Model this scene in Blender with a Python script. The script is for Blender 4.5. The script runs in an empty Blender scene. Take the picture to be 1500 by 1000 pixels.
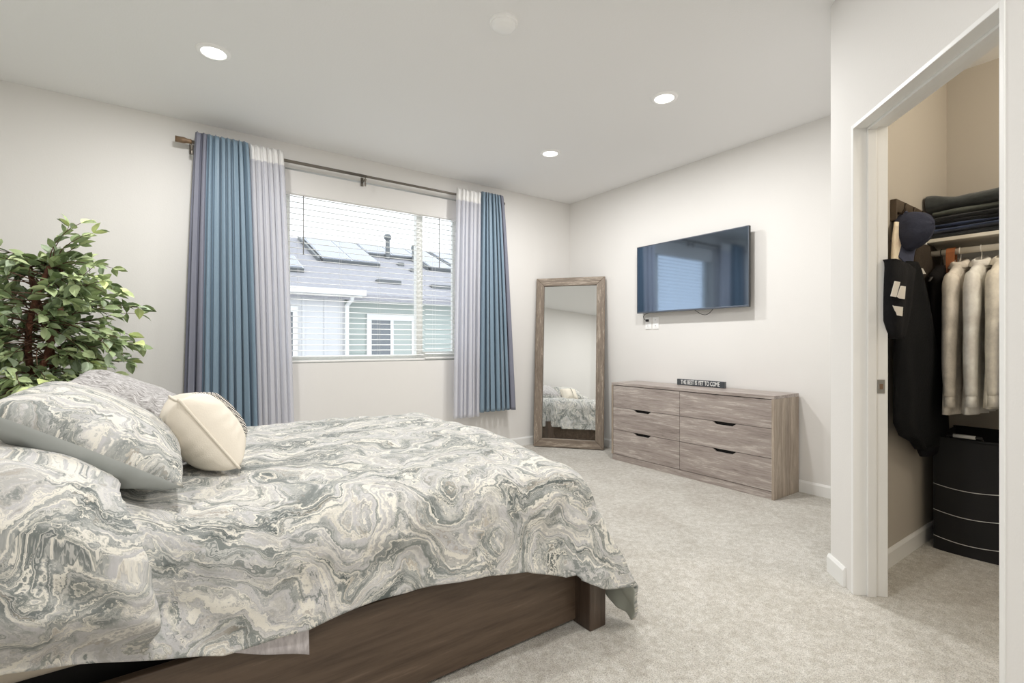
import bpy, bmesh, math, random
from mathutils import Vector, Matrix, noise, Euler

random.seed(7)
sc = bpy.context.scene
COL = sc.collection
PI = math.pi

# ------------------------------------------------------------------ camera, sky, exposure
CAM_H, CEIL = 1.108, 2.74
YAW = math.radians(35.43)
FPX, CX, HY = 724.0, 750.0, 503.0
cam_d = bpy.data.cameras.new('camera')
cam_d.sensor_width = 36.0
cam_d.lens = FPX / 1500.0 * 36.0
cam_d.shift_y = 3.0 / 1500.0
cam_d.clip_start = 0.02
cam = bpy.data.objects.new('camera', cam_d)
COL.objects.link(cam)
cam.location = (0, 0, CAM_H)
cam.rotation_euler = (PI / 2, 0, -YAW)
sc.camera = cam

world = bpy.data.worlds.new('sky')
sc.world = world
world.use_nodes = True
bg = world.node_tree.nodes['Background']
bg.inputs[0].default_value = (0.88, 0.945, 1.0, 1)
bg.inputs[1].default_value = 2.7

sc.view_settings.view_transform = 'Standard'
sc.view_settings.look = 'None'
sc.view_settings.gamma = 1.0
sc.view_settings.use_curve_mapping = False
sc.view_settings.exposure = -0.13
sc.cycles.use_denoising = True
sc.cycles.max_bounces = 10
sc.cycles.diffuse_bounces = 6
sc.cycles.transparent_max_bounces = 12
sc.cycles.sample_clamp_indirect = 6.0
sc.cycles.caustics_reflective = False
sc.cycles.caustics_refractive = False

CAN_W, HALL_W, CLOSET_W = 25.0, 24.0, 30.0   # lamp powers
CAN_COL = (1.0, 0.988, 0.968)
CLOSET_COL = (1.0, 0.90, 0.75)

# ------------------------------------------------------------------ room plan (metres)
XT, YW = 3.908, 4.328           # television wall, window wall
XL, YB = -1.10, 0.45            # wall behind the bed head, wall beside the entry
XH, YE = -0.72, -1.5            # entry side wall, entry end wall
YP0, YP1 = 0.92, 1.056          # partition between closet and room
CA = Vector((2.647, 1.056, 0))  # outer corner of the angled closet wall
AD = Vector((-1, -1, 0)).normalized()
AN = Vector((1, -1, 0)).normalized()
WT = 0.131
T0, T1, TE = 0.20, 1.035, 1.085

FWD = Vector((math.sin(YAW), math.cos(YAW), 0))
RGT = Vector((math.cos(YAW), -math.sin(YAW), 0))
EYE = Vector((0, 0, CAM_H))


def ray(px, py):
    d = FWD + RGT * ((px - CX) / FPX)
    return Vector((d.x, d.y, (HY - py) / FPX))


def at_y(px, py, y):
    r = ray(px, py)
    return EYE + r * (y / r.y)


def at_x(px, py, x):
    r = ray(px, py)
    return EYE + r * (x / r.x)


def ss(a, b, x):
    t = max(0.0, min(1.0, (x - a) / (b - a)))
    return t * t * (3 - 2 * t)


def interp(tab, x):
    if x <= tab[0][0]:
        return tab[0][1]
    for (x0, y0), (x1, y1) in zip(tab, tab[1:]):
        if x <= x1:
            return y0 + (y1 - y0) * (x - x0) / (x1 - x0)
    return tab[-1][1]


def nz(x, y, z=0.0):
    return noise.noise(Vector((x, y, z)))


# ------------------------------------------------------------------ object helpers
WORLD = {}


def tag(o, label=None, cat=None, group=None, kind=None):
    if label:
        o['label'] = label
    if cat:
        o['category'] = cat
    if group:
        o['group'] = group
    if kind:
        o['kind'] = kind
    return o


def thing(name, loc, label, cat, rz=0.0, group=None):
    o = bpy.data.objects.new(name, None)
    COL.objects.link(o)
    o.empty_display_size = 0.1
    o.location = loc
    o.rotation_euler = (0, 0, rz)
    WORLD[o.name] = Matrix.Translation(Vector(loc)) @ Matrix.Rotation(rz, 4, 'Z')
    return tag(o, label, cat, group)


class MB:
    """collects geometry in world coordinates, then links it as one mesh object"""

    def __init__(s):
        s.v, s.f, s.m, s.uv = [], [], [], {}

    def add(s, verts, faces, mi=0):
        b = len(s.v)
        s.v += [Vector(p) for p in verts]
        for f in faces:
            s.f.append([b + i for i in f])
            s.m.append(mi)
        return b

    def box(s, lo, hi, mi=0):
        x0, y0, z0 = lo
        x1, y1, z1 = hi
        s.add([(x0, y0, z0), (x1, y0, z0), (x1, y1, z0), (x0, y1, z0), (x0, y0, z1), (x1, y0, z1), (x1, y1, z1), (x0, y1, z1)],
              [(3, 2, 1, 0), (4, 5, 6, 7), (0, 1, 5, 4), (1, 2, 6, 5), (2, 3, 7, 6), (3, 0, 4, 7)], mi)
        return s

    def obox(s, o, ax, ay, az, mi=0):
        """oriented box from corner o with edge vectors"""
        o, ax, ay, az = Vector(o), Vector(ax), Vector(ay), Vector(az)
        p = [o, o + ax, o + ax + ay, o + ay]
        p += [q + az for q in p]
        fl = [(3, 2, 1, 0), (4, 5, 6, 7), (0, 1, 5, 4), (1, 2, 6, 5), (2, 3, 7, 6), (3, 0, 4, 7)]
        if ax.cross(ay).dot(az) < 0:
            fl = [tuple(reversed(f)) for f in fl]
        s.add(p, fl, mi)
        return s

    def prism(s, poly, ext, mi=0):
        """closed polygon (3-D points) extruded along ext"""
        n = len(poly)
        poly = [Vector(p) for p in poly]
        ext = Vector(ext)
        nrm = Vector((0, 0, 0))
        for i in range(n):
            nrm += poly[i].cross(poly[(i + 1) % n])
        if nrm.dot(ext) < 0:
            poly.reverse()
        v = poly + [p + ext for p in poly]
        f = [tuple(reversed(range(n))), tuple(range(n, 2 * n))]
        f += [(i, (i + 1) % n, n + (i + 1) % n, n + i) for i in range(n)]
        s.add(v, f, mi)
        return s

    def tube(s, pts, r, n=10, mi=0, cap=True):
        pts = [Vector(p) for p in pts]
        rr = r if isinstance(r, (list, tuple)) else [r] * len(pts)
        rings, up = [], None
        for i, p in enumerate(pts):
            t = (pts[min(i + 1, len(pts) - 1)] - pts[max(i - 1, 0)]).normalized()
            if up is None:
                up = t.orthogonal().normalized()
            up = (up - t * up.dot(t))
            up = up.normalized() if up.length > 1e-6 else t.orthogonal().normalized()
            w = t.cross(up)
            rings.append([p + (up * math.cos(a) + w * math.sin(a)) * rr[i] for a in [2 * PI * k / n for k in range(n)]])
        s.rings(rings, mi, cap)
        return s

    def rings(s, rings, mi=0, cap=True):
        n = len(rings[0])
        b = len(s.v)
        for rg in rings:
            s.v += [Vector(p) for p in rg]
        for i in range(len(rings) - 1):
            for k in range(n):
                k2 = (k + 1) % n
                s.f.append([b + i * n + k, b + i * n + k2, b + (i + 1) * n + k2, b + (i + 1) * n + k])
                s.m.append(mi)
        if cap:
            s.f.append([b + k for k in reversed(range(n))])
            s.m.append(mi)
            e = b + (len(rings) - 1) * n
            s.f.append([e + k for k in range(n)])
            s.m.append(mi)
        return s

    def lathe(s, c, prof, n=32, mi=0, axis='Z', cap=True):
        c = Vector(c)
        rings = []
        for r, h in prof:
            rg = []
            for k in range(n):
                a = 2 * PI * k / n
                if axis == 'Z':
                    rg.append(c + Vector((r * math.cos(a), r * math.sin(a), h)))
                elif axis == 'X':
                    rg.append(c + Vector((h, r * math.cos(a), r * math.sin(a))))
                else:
                    rg.append(c + Vector((r * math.sin(a), h, r * math.cos(a))))
            rings.append(rg)
        s.rings(rings, mi, cap)
        return s

    def grid(s, fn, nu, nv, mi=0, uvfn=None, flip=False):
        b = len(s.v)
        for i in range(nu + 1):
            for j in range(nv + 1):
                u, v = i / nu, j / nv
                s.v.append(Vector(fn(u, v)))
                if uvfn:
                    s.uv[len(s.v) - 1] = uvfn(u, v)
        for i in range(nu):
            for j in range(nv):
                q = [b + i * (nv + 1) + j, b + (i + 1) * (nv + 1) + j, b + (i + 1) * (nv + 1) + j + 1, b + i * (nv + 1) + j + 1]
                if flip:
                    q.reverse()
                s.f.append(q)
                s.m.append(mi(i / nu, j / nv) if callable(mi) else mi)
        return s

    def build(s, name, mats, parent=None, smooth=False, bevel=0.0, seg=2, fix=False, subsurf=0):
        if not isinstance(mats, (list, tuple)):
            mats = [mats]
        me = bpy.data.meshes.new(name)
        o = bpy.data.objects.new(name, me)
        COL.objects.link(o)
        if parent is not None:
            W = WORLD[parent.name]
            o.parent = parent
            WORLD[o.name] = W
            inv = W.inverted()
            vs = [inv @ p for p in s.v]
        else:
            lo = Vector([min(p[i] for p in s.v) for i in range(3)])
            hi = Vector([max(p[i] for p in s.v) for i in range(3)])
            c = Vector(((lo.x + hi.x) / 2, (lo.y + hi.y) / 2, lo.z))
            o.location = c
            WORLD[o.name] = Matrix.Translation(c)
            vs = [p - c for p in s.v]
        me.from_pydata([tuple(p) for p in vs], [], s.f)
        for m in mats:
            me.materials.append(m)
        me.polygons.foreach_set('material_index', s.m)
        if smooth:
            me.polygons.foreach_set('use_smooth', [True] * len(me.polygons))
        if s.uv:
            ul = me.uv_layers.new(name='UVMap')
            for lp in me.loops:
                ul.data[lp.index].uv = s.uv.get(lp.vertex_index, (0, 0))
        if fix:
            bm = bmesh.new()
            bm.from_mesh(me)
            bmesh.ops.recalc_face_normals(bm, faces=bm.faces)
            bm.to_mesh(me)
            bm.free()
        me.update()
        if bevel:
            b = o.modifiers.new('bevel', 'BEVEL')
            b.width = bevel
            b.segments = seg
            b.limit_method = 'ANGLE'
            b.angle_limit = math.radians(40)
        if subsurf:
            b = o.modifiers.new('subsurf', 'SUBSURF')
            b.levels = b.render_levels = subsurf
        return o


def solidify(o, t, offset=-1.0, mat_off=0):
    m = o.modifiers.new('solidify', 'SOLIDIFY')
    m.thickness = t
    m.offset = offset
    m.material_offset = mat_off
    m.material_offset_rim = 0
    return o


def struct(o):
    o['kind'] = 'structure'
    return o


# ------------------------------------------------------------------ materials
def lin(c):
    return tuple(((x / 255.0) / 12.92 if x / 255.0 <= 0.04045 else ((x / 255.0 + 0.055) / 1.055) ** 2.4) for x in c)


class NT:
    def __init__(s, name):
        s.mat = bpy.data.materials.new(name)
        s.mat.use_nodes = True
        s.t = s.mat.node_tree
        s.p = s.t.nodes['Principled BSDF']
        s.out = s.t.nodes['Material Output']

    def n(s, kind, **kw):
        nd = s.t.nodes.new(kind)
        for k, v in kw.items():
            if k in nd.inputs:
                nd.inputs[k].default_value = v
            else:
                setattr(nd, k, v)
        return nd

    def l(s, a, b):
        s.t.links.new(a, b)

    def coords(s, kind='Object', scale=(1, 1, 1), loc=(0, 0, 0)):
        tc = s.n('ShaderNodeTexCoord')
        mp = s.n('ShaderNodeMapping')
        mp.inputs['Scale'].default_value = scale
        mp.inputs['Location'].default_value = loc
        s.l(tc.outputs[kind], mp.inputs['Vector'])
        return mp.outputs[0]

    def noise(s, vec, scale, detail=4, rough=0.5, dist=0.0):
        nd = s.n('ShaderNodeTexNoise')
        nd.inputs['Scale'].default_value = scale
        nd.inputs['Detail'].default_value = detail
        nd.inputs['Roughness'].default_value = rough
        nd.inputs['Distortion'].default_value = dist
        if vec is not None:
            s.l(vec, nd.inputs['Vector'])
        return nd

    def ramp(s, fac, stops, interp='LINEAR'):
        r = s.n('ShaderNodeValToRGB')
        r.color_ramp.interpolation = interp
        e = r.color_ramp.elements
        while len(e) < len(stops):
            e.new(0.5)
        for el, (p, c) in zip(e, stops):
            el.position = p
            el.color = (*lin(c), 1)
        s.l(fac, r.inputs['Fac'])
        return r.outputs['Color']

    def bump(s, height, strength=0.3, dist=0.01):
        b = s.n('ShaderNodeBump')
        b.inputs['Strength'].default_value = strength
        b.inputs['Distance'].default_value = dist
        s.l(height, b.inputs['Height'])
        s.l(b.outputs[0], s.p.inputs['Normal'])

    def addv(s, a, b, k):
        """a + (b-0.5)*k"""
        sub = s.n('ShaderNodeVectorMath', operation='SUBTRACT')
        s.l(b, sub.inputs[0])
        sub.inputs[1].default_value = (0.5, 0.5, 0.5)
        sca = s.n('ShaderNodeVectorMath', operation='SCALE')
        s.l(sub.outputs[0], sca.inputs[0])
        sca.inputs['Scale'].default_value = k
        ad = s.n('ShaderNodeVectorMath', operation='ADD')
        s.l(a, ad.inputs[0])
        s.l(sca.outputs[0], ad.inputs[1])
        return ad.outputs[0]


def plain(name, c, rough=0.5, metal=0.0, bump=None, vary=0.0, spec=None, sheen=0.0, coord='Object'):
    """bump = (scale, strength, distance); vary = colour mottling amount"""
    m = NT(name)
    m.p.inputs['Base Color'].default_value = (*lin(c), 1)
    m.p.inputs['Roughness'].default_value = rough
    m.p.inputs['Metallic'].default_value = metal
    if spec is not None:
        m.p.inputs['Specular IOR Level'].default_value = spec
    if sheen:
        m.p.inputs['Sheen Weight'].default_value = sheen
    v = m.coords(coord)
    if vary:
        nd = m.noise(v, 9.0, 5, 0.6)
        lo = tuple(max(0, x * (1 - vary)) for x in c)
        hi = tuple(min(255, x * (1 + vary)) for x in c)
        m.l(m.ramp(nd.outputs['Fac'], [(0.3, lo), (0.7, hi)]), m.p.inputs['Base Color'])
    if bump:
        nb = m.noise(v, bump[0], 3, 0.5)
        m.bump(nb.outputs['Fac'], bump[1], bump[2])
    return m.mat


def wood(name, dark, mid, light, axis, rough=0.45, k=1.0, spread=1.0):
    """grain running along axis"""
    m = NT(name)
    sc_ = [14.0 * k] * 3
    sc_['XYZ'.index(axis)] = 1.1 * k
    v = m.coords('Object', tuple(sc_))
    oi = m.n('ShaderNodeObjectInfo')
    cmb = m.n('ShaderNodeCombineXYZ')
    mul = m.n('ShaderNodeMath', operation='MULTIPLY')
    m.l(oi.outputs['Random'], mul.inputs[0])
    mul.inputs[1].default_value = 37.0
    for i in range(3):
        m.l(mul.outputs[0], cmb.inputs[i])
    ad = m.n('ShaderNodeVectorMath', operation='ADD')
    m.l(v, ad.inputs[0])
    m.l(cmb.outputs[0], ad.inputs[1])
    n1 = m.noise(ad.outputs[0], 0.9, 6, 0.62, 0.9)
    n2 = m.noise(ad.outputs[0], 5.0, 6, 0.7, 0.3)
    mx = m.n('ShaderNodeMath', operation='MULTIPLY_ADD')
    m.l(n2.outputs['Fac'], mx.inputs[0])
    mx.inputs[1].default_value = 0.75
    m.l(n1.outputs['Fac'], mx.inputs[2])
    s = 0.21 * spread
    md = tuple(q * 0.6 + r_ * 0.4 for q, r_ in zip(mid, dark))
    ml = tuple(q * 0.7 + r_ * 0.3 for q, r_ in zip(mid, light))
    col = m.ramp(mx.outputs[0], [(0.875 - s, dark), (0.875 - s * 0.45, md), (0.875, mid), (0.875 + s * 0.4, ml), (0.875 + s, light)])
    m.l(col, m.p.inputs['Base Color'])
    m.p.inputs['Roughness'].default_value = rough
    m.bump(mx.outputs[0], 0.12, 0.002)
    return m.mat


def marble_fabric(name, coord='UV', scale=1.0, shift=(0, 0, 0), stretch=(1.0, 1.0, 1.0)):
    """swirled, brush-stroked print on cotton"""
    m = NT(name)
    v = m.coords(coord, tuple(scale * q for q in stretch), shift)
    w1 = m.noise(v, 3.0, 2, 0.5)
    v1 = m.addv(v, w1.outputs['Color'], 0.80)
    w2 = m.noise(v1, 9.0, 3, 0.6)
    v2 = m.addv(v1, w2.outputs['Color'], 0.16)
    w3 = m.noise(v, 70.0, 3, 0.65)
    v3 = m.addv(v2, w3.outputs['Color'], 0.035)

    def strokes(sx, sy, loc, detail, rough):
        mp = m.n('ShaderNodeMapping')
        mp.inputs['Scale'].default_value = (sx, sy, 3.0)
        mp.inputs['Location'].default_value = loc
        m.l(v3, mp.inputs['Vector'])
        return m.noise(mp.outputs[0], 1.0, detail, rough).outputs['Fac']

    def mix(fac, a, b):
        mx = m.n('ShaderNodeMix', data_type='RGBA')
        m.l(fac, mx.inputs[0])
        m.l(a, mx.inputs[6])
        m.l(b, mx.inputs[7])
        return mx.outputs[2]

    def level(fac, lo, hi, k):
        mr_ = m.n('ShaderNodeMapRange')
        m.l(fac, mr_.inputs[0])
        mr_.inputs[1].default_value = lo
        mr_.inputs[2].default_value = hi
        mr_.inputs[3].default_value = 0.0
        mr_.inputs[4].default_value = k
        return mr_.outputs[0]

    def flat(c):
        q = m.n('ShaderNodeRGB')
        q.outputs[0].default_value = (*lin(c), 1)
        return q.outputs[0]
    big = strokes(3.4, 8.0, (0, 0, 0), 5, 0.6)
    col = m.ramp(big, [(0.36, (88, 95, 94)), (0.44, (128, 133, 131)), (0.49, (164, 166, 163)), (0.54, (192, 191, 192)), (0.60, (172, 171, 168)), (0.68, (204, 202, 195)), (0.78, (222, 219, 210))])
    col = mix(level(strokes(4.5, 62.0, (3, 1, 0), 4, 0.65), 0.51, 0.59, 0.92), col, flat((228, 224, 213)))
    col = mix(level(strokes(4.0, 50.0, (9, 5, 0), 4, 0.65), 0.54, 0.61, 0.85), col, flat((120, 126, 123)))
    col = mix(level(strokes(6.0, 52.0, (1, 9, 0), 4, 0.65), 0.59, 0.66, 0.55), col, flat((158, 147, 132)))
    col = mix(level(strokes(8.0, 140.0, (5, 2, 0), 3, 0.6), 0.53, 0.61, 0.6), col, flat((214, 212, 207)))
    m.l(col, m.p.inputs['Base Color'])
    m.p.inputs['Roughness'].default_value = 0.8
    m.p.inputs['Sheen Weight'].default_value = 0.15
    nb = m.noise(m.coords(coord, (1, 1, 1)), 24.0, 4, 0.6)
    m.bump(nb.outputs['Fac'], 0.22, 0.012)
    return m.mat


M = {}
M['wall'] = plain('wall_paint', (230, 228, 225), 0.75, bump=(130, 0.10, 0.004))
M['closet_wall_dim'] = plain('wall_paint_dimmed', (184, 177, 166), 0.75, bump=(130, 0.12, 0.004))  # same paint as the room walls, closet dimness put into the colour
M['ceiling'] = plain('ceiling_paint', (240, 240, 240), 0.85, bump=(90, 0.12, 0.004))
M['trim'] = plain('white_trim', (238, 238, 236), 0.4)
M['white_plastic'] = plain('white_plastic', (250, 250, 249), 0.35)
M['vinyl'] = plain('white_vinyl', (246, 247, 244), 0.4)
M['blind'] = plain('blind_white', (236, 236, 234), 0.45)
M['cord'] = plain('cord_white', (225, 225, 222), 0.6)
M['black_cable'] = plain('black_cable', (28, 28, 30), 0.5)
M['black_plastic'] = plain('black_plastic', (22, 22, 25), 0.35)
M['dark_gap'] = plain('dark_gap', (20, 18, 17), 0.8)
M['steel'] = plain('brushed_steel', (176, 176, 174), 0.35, 1.0)
M['rod'] = plain('pewter_rod', (118, 112, 104), 0.4, 0.7)
M['rod_wood'] = plain('bronze_finial', (128, 104, 80), 0.45, 0.2, vary=0.15)


def carpet():
    m = NT('carpet')
    v = m.coords('Object')
    big = m.noise(v, 2.4, 4, 0.6, 0.6)
    mid = m.noise(v, 38.0, 3, 0.6)
    fine = m.noise(v, 240.0, 2, 0.6)
    c1 = m.ramp(fine.outputs['Fac'], [(0.28, (170, 168, 163)), (0.5, (222, 220, 215)), (0.72, (248, 246, 243))])
    c2 = m.ramp(big.outputs['Fac'], [(0.32, (234, 231, 227)), (0.5, (246, 245, 242)), (0.7, (255, 254, 252))])
    c3 = m.ramp(mid.outputs['Fac'], [(0.3, (222, 219, 214)), (0.7, (255, 255, 255))])
    mu = m.n('ShaderNodeMix', data_type='RGBA', blend_type='MULTIPLY')
    mu.inputs[0].default_value = 1.0
    m.l(c1, mu.inputs[6])
    m.l(c2, mu.inputs[7])
    mu2 = m.n('ShaderNodeMix', data_type='RGBA', blend_type='MULTIPLY')
    mu2.inputs[0].default_value = 1.0
    m.l(mu.outputs[2], mu2.inputs[6])
    m.l(c3, mu2.inputs[7])
    m.l(mu2.outputs[2], m.p.inputs['Base Color'])
    m.p.inputs['Roughness'].default_value = 0.95
    m.p.inputs['Sheen Weight'].default_value = 0.2
    m.p.inputs['Specular IOR Level'].default_value = 0.1
    ad = m.n('ShaderNodeMath', operation='MULTIPLY_ADD')
    m.l(mid.outputs['Fac'], ad.inputs[0])
    ad.inputs[1].default_value = 0.8
    m.l(fine.outputs['Fac'], ad.inputs[2])
    m.bump(ad.outputs[0], 0.6, 0.012)
    return m.mat


M['carpet'] = carpet()


def glass(name):
    m = NT(name)
    tr = m.n('ShaderNodeBsdfTransparent')
    gl = m.n('ShaderNodeBsdfGlossy')
    gl.inputs['Roughness'].default_value = 0.0
    lw = m.n('ShaderNodeLayerWeight')
    lw.inputs['Blend'].default_value = 0.5
    pw = m.n('ShaderNodeMath', operation='POWER')
    m.l(lw.outputs['Facing'], pw.inputs[0])
    pw.inputs[1].default_value = 5.0
    fr = m.n('ShaderNodeMath', operation='MULTIPLY_ADD')
    m.l(pw.outputs[0], fr.inputs[0])
    fr.inputs[1].default_value = 0.6
    fr.inputs[2].default_value = 0.035
    mx = m.n('ShaderNodeMixShader')
    m.l(fr.outputs[0], mx.inputs[0])
    m.l(tr.outputs[0], mx.inputs[1])
    m.l(gl.outputs[0], mx.inputs[2])
    m.l(mx.outputs[0], m.out.inputs['Surface'])
    return m.mat


M['glass'] = glass('window_glass')


def emit(name, c, k):
    m = NT(name)
    e = m.n('ShaderNodeEmission')
    e.inputs['Color'].default_value = (*c, 1)
    e.inputs['Strength'].default_value = k
    m.l(e.outputs[0], m.out.inputs['Surface'])
    return m.mat


M['lens'] = emit('lamp_lens', (1.0, 0.97, 0.92), 6.0)
M['mirror'] = plain('mirror_glass', (238, 240, 240), 0.0, 1.0)
M['screen'] = plain('tv_screen', (14, 17, 24), 0.06, spec=0.5)
_sp = M['screen'].node_tree.nodes['Principled BSDF']
_sp.inputs['IOR'].default_value = 3.5
_sp.inputs['Specular Tint'].default_value = (0.62, 0.78, 1.0, 1)

# ------------------------------------------------------------------ setting: shell
MB().box((-1.4, YE - 0.2, -0.12), (XT + 0.2, YW + 0.2, 0.0)).build('floor', M['carpet'])['kind'] = 'structure'
MB().box((-1.4, YE - 0.2, CEIL), (XT + 0.2, YW + 0.2, CEIL + 0.12)).build('ceiling', M['ceiling'])['kind'] = 'structure'

WX0, WX1, WZ0, WZ1 = 0.82, 2.50, 0.945, 2.540
w = MB()
yo = YW + 0.16
w.box((XL - 0.12, YW, 0), (WX0, yo, CEIL))
w.box((WX1, YW, 0), (XT + 0.12, yo, CEIL))
w.box((WX0, YW, 0), (WX1, yo, WZ0))
w.box((WX0, YW, WZ1), (WX1, yo, CEIL))
struct(w.build('wall_back', M['wall']))
struct(MB().box((XT, YP1 - 0.05, 0), (XT + 0.12, YW, CEIL)).build('wall_right', M['wall']))
struct(MB().box((XT, YE, 0), (XT + 0.12, YP1 - 0.05, CEIL)).build('wall_closet_back', M['closet_wall_dim']))
struct(MB().box((XL - 0.12, YB, 0), (XL, YW, CEIL)).build('wall_left', M['wall']))
struct(MB().box((XL - 0.12, YB - 0.12, 0), (XH, YB, CEIL)).build('wall_front', M['wall']))
struct(MB().box((XH - 0.12, YE, 0), (XH, YB - 0.12, CEIL)).build('wall_entry_left', M['wall']))
struct(MB().box((XH - 0.12, YE - 0.12, 0), (XT + 0.12, YE, CEIL)).build('wall_entry_end', M['wall']))


def ang(t, d=0.0, z=0.0):
    p = CA + AD * t + AN * d
    return Vector((p.x, p.y, z))


# partition: two skins, the closet side in wall paint darkened for dimness
pi_in = CA + AN * WT
inner_start = ang((CA.y - YP0) / abs(AD.y) - WT, WT)   # where the angled inner face meets the closet's left wall
tin = (pi_in.y - YP0) / 0.70711
ptA = ang(0, 0)
ptB = ang(tin, WT) if tin > 0 else ang(0.0, WT)
pm = MB()
pm.prism([(CA.x, CA.y, 0), (XT, YP1, 0), (XT, YP1 - 0.06, 0), (CA.x + 0.03, YP1 - 0.06, 0)], (0, 0, CEIL))
struct(pm.build('wall_partition', M['wall']))
struct(MB().prism([(CA.x + 0.03, YP1 - 0.06, 0), (XT, YP1 - 0.06, 0), (XT, YP0, 0), (2.70, YP0, 0), (2.60, YP0 + 0.03, 0)], (0, 0, CEIL)).build('wall_closet_left', M['closet_wall_dim']))
HD = 2.072
wa = MB()
wa.prism([ang(0, 0), ang(T0, 0), ang(T0, WT), ang(0.04, WT)], (0, 0, CEIL))
wa.prism([ang(T0, 0, HD), ang(T1, 0, HD), ang(T1, WT, HD), ang(T0, WT, HD)], (0, 0, CEIL - HD))
e1 = ang(TE + 0.02, 0)
wa.prism([ang(T1, 0), ang(TE + 0.02, 0), e1 + Vector((WT * 1.2, 0, 0)), ang(T1, WT)], (0, 0, CEIL))
struct(wa.build('wall_closet_front', M['wall']))
struct(MB().box((e1.x, YE, 0), (e1.x + 0.12, e1.y, CEIL)).build('wall_entry_right', M['wall']))

# closet door opening: jamb, stop and casings
dj = thing('door_1', ang((T0 + T1) / 2, WT / 2), 'white painted jamb of the open closet doorway', None)
del dj['label']
dj['kind'] = 'structure'
JT = 0.018
jm = MB()
jm.prism([ang(T0, -0.004), ang(T0 + JT, -0.004), ang(T0 + JT, WT + 0.004), ang(T0, WT + 0.004)], (0, 0, HD))
jm.prism([ang(T1 - JT, -0.004), ang(T1, -0.004), ang(T1, WT + 0.004), ang(T1 - JT, WT + 0.004)], (0, 0, HD))
jm.prism([ang(T0 + JT, -0.004, HD - JT), ang(T1 - JT, -0.004, HD - JT), ang(T1 - JT, WT + 0.004, HD - JT), ang(T0 + JT, WT + 0.004, HD - JT)], (0, 0, JT))
jm.build('jamb', M['trim'], dj, bevel=0.002)
sm = MB()
for a, b in ((T0 + JT, T0 + JT + 0.011), (T1 - JT - 0.011, T1 - JT)):
    sm.prism([ang(a, 0.05), ang(b, 0.05), ang(b, 0.085), ang(a, 0.085)], (0, 0, HD - JT))
sm.prism([ang(T0 + JT, 0.05, HD - JT - 0.011), ang(T1 - JT, 0.05, HD - JT - 0.011), ang(T1 - JT, 0.085, HD - JT - 0.011), ang(T0 + JT, 0.085, HD - JT - 0.011)], (0, 0, 0.011))
sm.build('door_stop', M['trim'], dj, bevel=0.002)
sp = MB()
zc = 0.925
sp.prism([ang(T0 + JT, 0.093, zc - 0.035), ang(T0 + JT + 0.002, 0.093, zc - 0.035), ang(T0 + JT + 0.002, 0.122, zc - 0.035), ang(T0 + JT, 0.122, zc - 0.035)], (0, 0, 0.06))
so = sp.build('strike_plate', M['steel'], dj)
sp = MB()
sp.prism([ang(T0 + JT + 0.0018, 0.101, zc - 0.017), ang(T0 + JT + 0.0026, 0.101, zc - 0.017), ang(T0 + JT + 0.0026, 0.114, zc - 0.017), ang(T0 + JT + 0.0018, 0.114, zc - 0.017)], (0, 0, 0.024))
sp.build('latch_hole', plain('latch_recess', (120, 96, 74), 0.6), so)


# baseboards
BH, BT = 0.088, 0.013


def base(name, a, b, nrm, mat=None):
    a, b, nrm = Vector((*a, 0)), Vector((*b, 0)), Vector((*nrm, 0)).normalized()
    m = MB()
    m.prism([a, a + nrm * BT, a + nrm * BT + Vector((0, 0, BH - 0.014)), a + nrm * 0.005 + Vector((0, 0, BH)), a + Vector((0, 0, BH))], b - a)
    return struct(m.build(name, mat or M['trim'], fix=True))


base('baseboard_back', (XL, YW), (XT, YW), (0, -1))
base('baseboard_right', (XT, YP1), (XT, YW), (-1, 0))
base('baseboard_left', (XL, YB), (XL, YW), (1, 0))
base('baseboard_partition', (CA.x, YP1), (XT, YP1), (0, 1))
base('baseboard_closet_front', tuple(ang(-0.012).xy), tuple(ang(T0 - 0.052).xy), tuple((-AN).xy))
base('baseboard_closet_left', (2.66, YP0), (XT, YP0), (0, -1))
base('baseboard_closet_back', (XT, YE), (XT, YP0), (-1, 0))
base('baseboard_entry_right', (e1.x, YE), (e1.x, e1.y), (-1, 0))

# ------------------------------------------------------------------ window
win = thing('window_1', ((WX0 + WX1) / 2, YW + 0.13, WZ0), None, None)
win['kind'] = 'structure'
fy0, fy1 = YW + 0.10, YW + 0.155
fm = MB()
fm.box((WX0, fy0, WZ0), (WX0 + 0.062, fy1, WZ1))
fm.box((WX1 - 0.062, fy0, WZ0), (WX1, fy1, WZ1))
fm.box((WX0 + 0.062, fy0, WZ0), (WX1 - 0.062, fy1, WZ0 + 0.05))
fm.box((WX0 + 0.062, fy0, WZ1 - 0.06), (WX1 - 0.062, fy1, WZ1))
fm.build('window_frame', M['vinyl'], win, bevel=0.004)
MB().box((2.012, fy0 - 0.012, WZ0 + 0.05), (2.062, fy1, WZ1 - 0.06)).build('meeting_stile', M['vinyl'], win, bevel=0.004)
sa = MB()
for x0, x1 in ((2.062, 2.085), (2.415, 2.438)):
    sa.box((x0, fy0 + 0.006, WZ0 + 0.05), (x1, fy1 - 0.01, WZ1 - 0.06))
sa.box((2.085, fy0 + 0.006, WZ0 + 0.05), (2.415, fy1 - 0.01, WZ0 + 0.085))
sa.box((2.085, fy0 + 0.006, WZ1 - 0.095), (2.415, fy1 - 0.01, WZ1 - 0.06))
sa.build('sash', M['vinyl'], win, bevel=0.003)
MB().box((WX0 + 0.062, fy1 - 0.022, WZ0 + 0.05), (2.012, fy1 - 0.016, WZ1 - 0.06)).build('fixed_pane', M['glass'], win)
MB().box((2.085, fy1 - 0.026, WZ0 + 0.085), (2.415, fy1 - 0.020, WZ1 - 0.095)).build('sliding_pane', M['glass'], win)


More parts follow.
